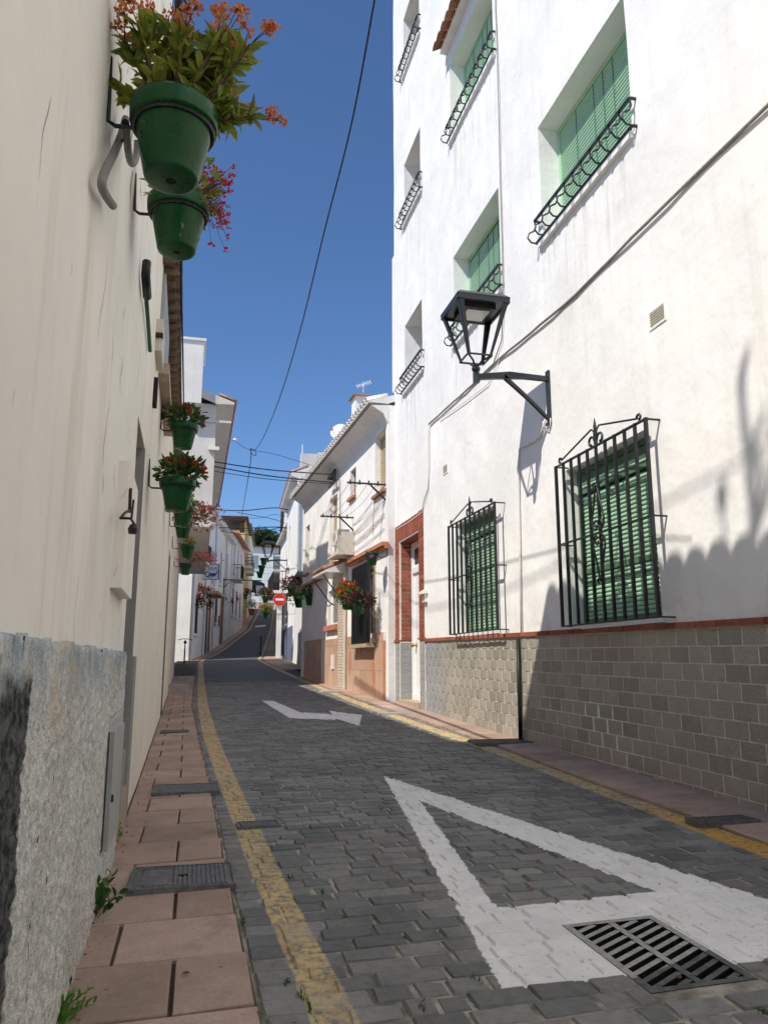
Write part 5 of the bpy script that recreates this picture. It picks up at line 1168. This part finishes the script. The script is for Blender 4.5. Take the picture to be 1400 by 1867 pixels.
def hung_pot(label, px, py, y, s, wallfr, **kw):
    base = onY(px, py, y); t = thing('flower_pot', label, 'flower pot', base, POT); pot_geo(t, base, s, n_=28 if y < 8 else 16)
    u = (base - wallfr.o).dot(wallfr.u); ring_bracket(t, base, s, wallfr.p(u + .02, .0, 0), kw.pop('up', .22)); return t, base
# the big one: spiny stems, olive leaves, orange heads
t, base = hung_pot('nearest and largest green pot with orange flowers on spiny stems', 312, 330, 2.31, 1.0, FL, up=.25)
rs = random.Random(4); st, lv, fl, sk = MB(), MB(), MB(), MB(); top = base + Vector((0, 0, .23))
dirs = [(-.5, -.1, 1), (-.25, .2, 1.1), (-.05, -.2, 1.2), (.15, .1, 1.3), (.35, -.1, 1.15), (.6, .15, .95), (.85, -.1, 1.0), (.8, .1, .5), (.7, .3, .35), (-.75, .1, .5), (.2, .4, 1), (.45, -.3, 1.1), (-.4, -.3, .9), (.05, .3, 1.4), (.7, -.2, .75), (.6, .3, 1.3), (.75, 0, .3), (.5, .4, .9), (-.15, 0, 1.5), (.3, .1, 1.1), (.5, -.1, .9), (.1, -.1, 1.6), (.4, .1, 1.5), (-.3, .1, 1.3)]
for i, d in enumerate(dirs):
    d = Vector(d).normalized(); L = rs.uniform(.24, .4) if d.z > .62 else rs.uniform(.15, .22); c0 = top + Vector((d.x * .06, d.y * .06, -.01)); pts = [c0]
    v = d.copy()
    for k in range(7): v = (v + Vector((rs.uniform(-.12, .12), rs.uniform(-.12, .12), .05 if d.z > .4 else -.02))).normalized(); pts.append(pts[-1] + v * L / 7)
    st.tube(pts, [.011 - .0007 * k for k in range(8)], 7)
    for k in range(60):
        j = rs.randrange(0, 6); p = pts[j].lerp(pts[j + 1], rs.random()); v2 = rdir(rs, 0); st.tube([p, p + v2 * rs.uniform(.014, .024)], [.0016, .0003], 3, False)
    for k in range(52):
        tt = 1.6 + 5.3 * rs.random(); j = int(tt); p = pts[j].lerp(pts[min(j + 1, 7)], tt - j); leaf(lv, p, (v * .5 + rdir(rs, .1)), rs.uniform(.045, .085), rs.uniform(.018, .03), rs, .2)
    for k in range(rs.randrange(2, 4)):
        tip = pts[-1 - (k > 1)] + (v + rdir(rs, .2) * .9).normalized() * rs.uniform(.045, .085); sk.tube([pts[-1 - (k > 1)], pts[-1].lerp(tip, .5) + rdir(rs) * .005, tip], [.0022, .0018, .0012], 4)
        for m_ in range(rs.randrange(5, 9)):
            q = tip + rdir(rs, .3) * rs.uniform(.008, .03); sk.tube([tip, q], .0009, 3, False); bloom(fl, q, rs.uniform(.012, .018), rs, 6)
st.build('stems', 'stem', t, False); lv.build('foliage', 'leaf_olive', t, attr=True)['kind'] = 'stuff'; fl.build('flowers', 'flower_orange', t, attr=True)['kind'] = 'stuff'; sk.build('flower_stalks', 'rusty_iron', t)['kind'] = 'stuff'
t, base = hung_pot('second nearest green pot, crimson flowers trailing over its right side', 322, 460, 3.33, 1.0, FL, up=.2)
bushy(t, base + Vector((.03, 0, .25)), .17, .16, 230, 30, 'leaf_olive', 'flower_red', .055, .016, random.Random(2)); fl = MB(); st = MB(); rs = random.Random(8)
for k in range(60):
    p0 = base + Vector((.1, rs.uniform(-.08, .08), .25)); p1 = p0 + Vector((rs.uniform(.03, .13), rs.uniform(-.08, .08), rs.uniform(-.14, .16))); st.tube([p0, p0.lerp(p1, .5) + Vector((.01, 0, .03)), p1], .0012, 4); bloom(fl, p1, rs.uniform(.011, .019), rs, 7)
fl.build('trailing_flowers', 'flower_red', t, attr=True)['kind'] = 'stuff'; st.build('flower_stalks', 'stem', t)['kind'] = 'stuff'
t, base = hung_pot('green pot of red flowers just left of the overhead eave cables', 334, 818, 7.1, .93, FL); bushy(t, base + Vector((0, 0, .24)), .19, .13, 260, 62, 'leaf_green', 'flower_red', .07, .022, random.Random(3))
t, base = hung_pot('green pot of bright red flowers tilted over the cream doorway', 322, 932, 5.75, .95, FL); bushy(t, base + Vector((.02, 0, .25)), .17, .12, 280, 70, 'leaf_green', 'flower_red', .075, .02, random.Random(5))
t, base = hung_pot('plain green pot with one yellow-green sprig behind the tilted pot', 333, 960, 9.4, .98, FL); bushy(t, base + Vector((.1, 0, .22)), .07, .13, 40, 0, 'leaf_bright', 'flower_red', .07, .01, random.Random(6))
t, base = hung_pot('green pot half hidden under a huge spray of pink flowers', 333, 981, 11.5, .95, FL); bushy(t, base + Vector((.05, 0, .24)), .27, .22, 330, 90, 'leaf_pink', 'flower_pink', .07, .035, random.Random(7), .12, (.3, 0, 0)); 
t, base = hung_pot('small green pot with short yellowing plant on the beige wall', 341, 1018, 14, .95, FL); bushy(t, base + Vector((0, 0, .23)), .14, .12, 120, 12, 'leaf_olive', 'flower_orange', .06, .025, random.Random(8))
t, base = hung_pot('green pot with pink flowers spilling both ways in front of the shop sign', 338, 1048, 16.4, .95, FL); bushy(t, base + Vector((.12, 0, .27)), .38, .17, 200, 75, 'leaf_pink', 'flower_pink', .06, .04, random.Random(9), .1, (.25, 0, 0))
F2p = F2
t, base = hung_pot('small green pot with one magenta flower above the barred window', 678, 1031, 13.7, .92, F2, up=.3); bushy(t, base + Vector((0, 0, .2)), .13, .06, 60, 0, 'leaf_green', 'flower_magenta', .05, .02, random.Random(10)); fl = MB(); [bloom(fl, base + Vector((-.03, -.13, .14)) + rdir(rs) * .02, .035, rs) for _ in range(5)]; fl.build('blossom', 'flower_magenta', t, attr=True)
t, base = hung_pot('pot of bright red geraniums hanging under the small tiled canopy', 633, 1112, 14.9, 1.0, F2); bushy(t, base + Vector((0, 0, .26)), .23, .22, 260, 46, 'leaf_bright', 'flower_red', .09, .05, random.Random(12), .1)
t, base = hung_pot('basket of dark purple leaves in front of the barred window', 655, 1120, 14.2, 1.1, F2); bushy(t, base + Vector((0, 0, .2)), .29, .18, 420, 18, 'leaf_dark', 'flower_dark', .09, .04, random.Random(13), .12)
t, base = hung_pot('green leafy pot in shade on the white house end wall', 566, 1104, 21.2, 1.2, F2); bushy(t, base + Vector((0, 0, .26)), .3, .2, 300, 6, 'leaf_green', 'flower_red', .1, .03, random.Random(14))
t, base = hung_pot('leafy pot in deep shade beside the dark doorway on the right', 545, 1108, 26.6, 1.3, FDl); bushy(t, base + Vector((0, 0, .26)), .4, .3, 300, 10, 'leaf_green', 'flower_dark', .12, .05, random.Random(15))
t, base = hung_pot('dark red plant hanging above the no entry sign', 531, 1085, 29.5, 1.2, FDl); bushy(t, base + Vector((0, 0, .26)), .45, .35, 300, 40, 'leaf_dark', 'flower_dark', .12, .06, random.Random(16), .2)
t, base = hung_pot('green pot of pale pink flowers left of the no entry sign', 485, 1128, 34, 1.2, FDl); bushy(t, base + Vector((0, 0, .3)), .26, .26, 240, 40, 'leaf_bright', 'flower_pink', .13, .07, random.Random(17))
t, base = hung_pot('leafy red pot up the street behind the pale pink flowers', 484, 1100, 38, 1.3, FDl); bushy(t, base + Vector((0, 0, .3)), .38, .35, 260, 40, 'leaf_green', 'flower_dark', .14, .07, random.Random(18))
for px, py, y, lb in ((481, 1030, 48, 'uppermost'), (477, 1043, 50, 'middle'), (474, 1054, 52, 'lowest')):
    t, base = hung_pot(lb + ' of three bare green pots high on the pale hill house', px, py, y, 1.7, FD2)
for px, py, y, lf, ff, lb in ((357, 1098, 38.5, 'leaf_pink', 'flower_pink', 'pink flowering pot left of the shop door in the shaded street'), (353, 1119, 38, 'leaf_green', 'flower_red', 'low green pot beside the white house corner'),
        (370, 1100, 41, 'leaf_dark', 'flower_pink', 'dark pink flower pot above the brown shop door'), (368, 1119, 42, 'leaf_green', 'flower_dark', 'green pot hanging low by the brown shop door'),
        (399, 1112, 49, 'leaf_dark', 'flower_dark', 'dark red pot before the shop window up the street'), (411, 1110, 52, 'leaf_green', 'flower_dark', 'red and green pot on the white wall below the long lamp arm'),
        (421, 1106, 55, 'leaf_green', 'flower_red', 'green trailing pot on the lilac white house'), (434, 1098, 60, 'leaf_dark', 'flower_dark', 'dark red pot on the corner of the ochre house'), (447, 1092, 64, 'leaf_dark', 'flower_red', 'deep red mass of flowers on the ochre house')):
    t, base = hung_pot(lb, px, py, y, 1.5, FC if y < 57 else F3); bushy(t, base + Vector((.1, 0, .35)), .42, .38, 150, 34, lf, ff, .15, .08, random.Random(int(y)))
t = thing('potted_shrub', 'green shrub in a pot on the pavement at the hilltop bend', 'plant', onY(459, 1122, 66)); base = onY(459, 1122, 66); pot_geo(t, base, 2.2, 'terracotta', 14); bushy(t, base + Vector((0, 0, .6)), .5, .6, 200, 0, 'leaf_green', 'flower_red', .16, .05, random.Random(41))

# weeds at the foot of the wall and in the joints
def weed(label, px, py, h, n_, m_='leaf_bright', spread=.06, wide=.35, fromwall=True):
    g_ = onG(px, py); base = Vector((g_.x, g_.y, gz(g_.x, g_.y) - .005)); t = thing('weed', label, 'weed', base); rs = random.Random(px)
    lv, st = MB(), MB()
    for i in range(n_):
        d = Vector((abs(rs.gauss(.35, .4)) if fromwall else rs.gauss(0, .5), rs.gauss(0, .5), rs.uniform(.5, 1.4))).normalized(); L = h * rs.uniform(.5, 1.1); q = base + Vector((rs.uniform(0, spread * .4), rs.uniform(-spread, spread), 0))
        e = q + d * L + Vector((0, 0, -L * .15)); st.tube([q, q + d * L * .5 + Vector((0, 0, L * .05)), e], [.0016, .0013, .0008], 4)
        for k in range(5): leaf(lv, q.lerp(e, .35 + .16 * k), d + rdir(rs, .2) * .9, h * rs.uniform(.2, .34), h * rs.uniform(.07, .07 + wide * .25), rs)
    st.build('stems', 'leaf_bright', t); lv.build('leaves', m_, t, attr=True)
weed('leafy green weed at the wall foot beside the large manhole cover', 160, 1672, .16, 16, 'leaf_green', .09, .6)
weed('bright fern-like weed growing below the meter cabinet', 197, 1545, .13, 16, 'leaf_bright', .07, .3)
weed('grassy weed at the wall foot at the bottom edge', 85, 1880, .13, 14, 'leaf_bright', .06, .1)
weed('dry yellow weed against the stucco above the leafy weed', 166, 1622, .12, 9, 'leaf_olive', .05, .1)
for px, py, lb in ((440, 1683, 'small moss tuft between slab edge and pavers beside the big cover'), (437, 1507, 'moss tuft at the left end of the small cover in the yellow line'), (545, 1815, 'moss tuft under the near end of the yellow line'), (560, 1838, 'moss patch at the lowest yellow painted paver'), (520, 1793, 'thin moss strip left of the yellow line near the camera'), (765, 1838, 'moss tuft in the paver joint at the bottom middle'), (865, 1790, 'moss tuft beside the lower left corner of the arrow'), (585, 1628, 'moss tuft in pavers right of the yellow line'), (525, 1600, 'moss tuft on the yellow line past the big cover'), (935, 1585, 'small green tuft inside the arrow outline'), (693, 1476, 'tiny green tuft left of the arrow tip'), (1392, 1850, 'moss tuft at the bottom right corner')):
    weed(lb, px, py, .022, 9, 'leaf_green', .035, .5, False)
# rim of dry leaves: a few fallen ones
for px, py, lb in ((415, 1598, 'dry leaf on the big manhole cover'), (965, 1632, 'dry brown leaf lying against the arrow'), (180, 1548, 'dry leaf by the wall under the fern-like weed'), (330, 1790, 'dry leaf in the joint of the nearest slabs')):
    g_ = onG(px, py); b = MB(); leaf(b, Vector((g_.x, g_.y, gz(g_.x, g_.y) + .02)), Vector((1, .3, .1)), .03, .018, rp); tag(b.build('dry_leaf', 'dry_petal', None, attr=True), lb, 'leaf')

lit_ = MB(); rl = random.Random(77)
for i in range(260):
    yy = 2.2 + rl.random() ** 2 * 12; side = rl.random()
    xx = wl(yy) + rl.uniform(.01, .09) if side < .5 else (lerp(XL, yy) + rl.uniform(-.03, .1) if side < .8 else rl.uniform(.3, 3.4))
    L_ = rl.uniform(.006, .018); leaf(lit_, Vector((xx, yy, gz(xx, yy) + (.017 if xx < lerp(XL, yy) else .004))), Vector((rl.uniform(-1, 1), rl.uniform(-1, 1), .1)), L_, L_ * .6, rl)
tag(lit_.build('leaf_litter', 'dry_petal', None, attr=True), 'scattered dry leaf litter along wall foot and gutters', 'litter', kind='stuff')
# bicycle in the shade by the wall end
bq = onG(327, 1213); bx = wl(bq.y) + .28; bz = gz(bx, bq.y); t = thing('bicycle', 'dark bicycle leaning in the shade at the end of the beige wall', 'bicycle', (bx, bq.y, bz))
def wheel(yc):
    b = MB(); c = Vector((bx, yc, bz + .33)); b.tube(arc(c, .32, 0, 6.2832, Vector((0, 1, 0)), Vector((0, 0, 1)), 22), .02, 6, False); b.build('wheel', 'black_plastic', t)
    b = MB(); [b.tube([c, c + Vector((0, math.cos(k * .628), math.sin(k * .628))) * .31], .003, 3) for k in range(10)]; b.build('spokes', 'pole_grey', t)
wheel(bq.y - .5); wheel(bq.y + .52)
V_ = lambda y_, z_, x_=0: Vector((bx + x_, bq.y + y_, bz + z_))
b = MB(); [b.tube(q, .018, 6) for q in ([V_(.52, .33), V_(.05, .3), V_(.2, .85), V_(.52, .33)], [V_(.05, .3), V_(-.36, .78), V_(.18, .78)], [V_(-.5, .33), V_(-.38, .72), V_(-.33, .98)])]; b.build('frame', 'black_plastic', t)
b = MB(); b.tube([V_(-.3, .98, -.28), V_(-.36, 1.02, -.1), V_(-.36, 1.02, .1), V_(-.3, .98, .28)], .015, 6); b.build('handlebar', 'black_plastic', t); b = MB(); b.tube([V_(.3, .9), V_(.2, .92), V_(.05, .9)], [.07, .06, .02], 6); b.build('saddle', 'black_plastic', t)
q = onG(312, 1262); b = MB(); b.box(wl(q.y), wl(q.y) + .42, q.y - .1, q.y + .35, gz(-.5, q.y) - .05, gz(-.5, q.y) + .17); tag(b.build('door_step', 'concrete', None), 'single low concrete step at a door far along the beige wall', 'step')

# ------------------------------------------------------------------ cables over the street
def over(label, pts, r_=.012, sag=0.): return cable('overhead_cable', label, crv([q if isinstance(q, Vector) else onY(*q) for q in pts], 8), r_, 'black_cable', 5)
over('long twisted cable swinging down from the top edge across the sky', [(720, -260, 3.4), (690, -40, 4.2), (683, 0, 4.4), (640, 230, 5.6), (592, 420, 7.2), (548, 600, 9.6), (512, 720, 12.6), (484, 790, 16), (470, 815, 18.6), (462, 822, 20.2)], .008)
over('thin cable hanging straight down from the end of the twisted cable', [(458, 818, 20.2), (456, 850, 22), (447, 905, 30), (440, 945, 42)], .012)
over('curled loose end where the twisted cable is tied', [(456, 818, 20.2), (460, 828, 20.2), (467, 830, 20.2), (465, 822, 20.2), (458, 818, 20.2)], .01)
ip = F2.p(h2(618, 868)[0], .12, h2(618, 868)[1])
def toins(px, py, y, dz): p = onY(px, py, y); return [p, p.lerp(ip + Vector((0, .3, dz)), .5) - Vector((0, 0, .06)), ip + Vector((0, .3, dz))]
for k, (py, dz, lb) in enumerate(((839, .1, 'highest dark cable from the left eave to the insulator block'), (847, -.1, 'second dark cable from the left eave to the insulator block'), (856, -.14, 'third thin cable from the left eave to the insulator block'))):
    cable('overhead_cable', lb, crv(toins(372, py, 21.5, dz), 10), .016 if k < 2 else .009, 'black_cable', 5)
for pts, r_, lb in (([(376, 798, 21), (425, 803, 21), (450, 818, 20.5), (500, 828, 20), (560, 846, 19.5), (612, 862, 19)], .007, 'thin pale wire with a small white junction below the twisted cable'), ([(372, 928, 30), (440, 931, 31), (500, 926, 32), FD.p(4.6, .1, 7.5)], .02, 'dark cable crossing the street above the pergola'),
        ([(432, 934, 34), (470, 941, 34), (500, 947, 34), FD.p(6.2, .1, 7.2)], .014, 'thin slanting cable below the crossing cable'), ([(400, 962, 36), (450, 963, 36), (505, 961, 35), FDl.p(10, .05, 7.3)], .025, 'thick dark cable crossing in front of the ochre chimney'), ([(405, 966, 37), (450, 967, 37), (500, 966, 36), FDl.p(10.5, .05, 7.2)], .012, 'thin cable just under the thick crossing cable'), ([(402, 968, 36), (450, 975, 36), (470, 973, 36), (505, 963, 35), FDl.p(9.6, .05, 7.35)], .016, 'lowest sagging cable across the far street'), ([(445, 945, 34), (480, 944, 34), (498, 938, 33), FD.p(5.6, .1, 7.4)], .009, 'faint cable rising to the right house eave')):
    over(lb, pts, r_)
jp = onY(429, 802, 21); b = MB(); b.lathe([(0, -.05), (.05, -.03), (.06, 0), (.05, .03), (0, .05)], 10, jp); tag(b.build('cable_junction', 'white_plastic', None, True), 'small white junction knob on the pale wire', 'junction')
# tree on the hill
def tree(label, base, h, r_, nl, seed):
    rs = random.Random(seed); t = thing('tree', label, 'tree', base); base = Vector(base); b = MB(); b.tube([base, base + Vector((.2, 0, h * .4)), base + Vector((0, .1, h * .7))], [.35, .28, .15], 8); lv = MB(); cl = []
    for i in range(16):
        v = rdir(rs, .3); c = base + Vector((v.x * r_ * .75, v.y * r_ * .75, h * .72 + v.z * r_ * .55)); cl.append((c, rs.uniform(.3, .5) * r_)); b.tube([base + Vector((0, 0, h * .5)), c], [.12, .03], 5)
    b.build('trunk', 'stem', t)
    for i in range(nl):
        c, cr = rs.choice(cl); v = rdir(rs, .1); leaf(lv, c + v * cr * rs.random() ** .4, rdir(rs, .1), rs.uniform(.25, .5), rs.uniform(.15, .3), rs)
    lv.build('crown', 'leaf_tree', t, attr=True)
for (px, py, y, h, r_, lb) in ((470, 1012, 118, 8, 2.7, 'dark green tree on the hill behind the street end'), (486, 1014, 126, 8, 2.7, 'dark tree behind the far street lantern on the hill')):
    p = onY(px, py, y); tree(lb, (p.x, p.y, p.z - h * .5), h, r_, 5000, int(px))
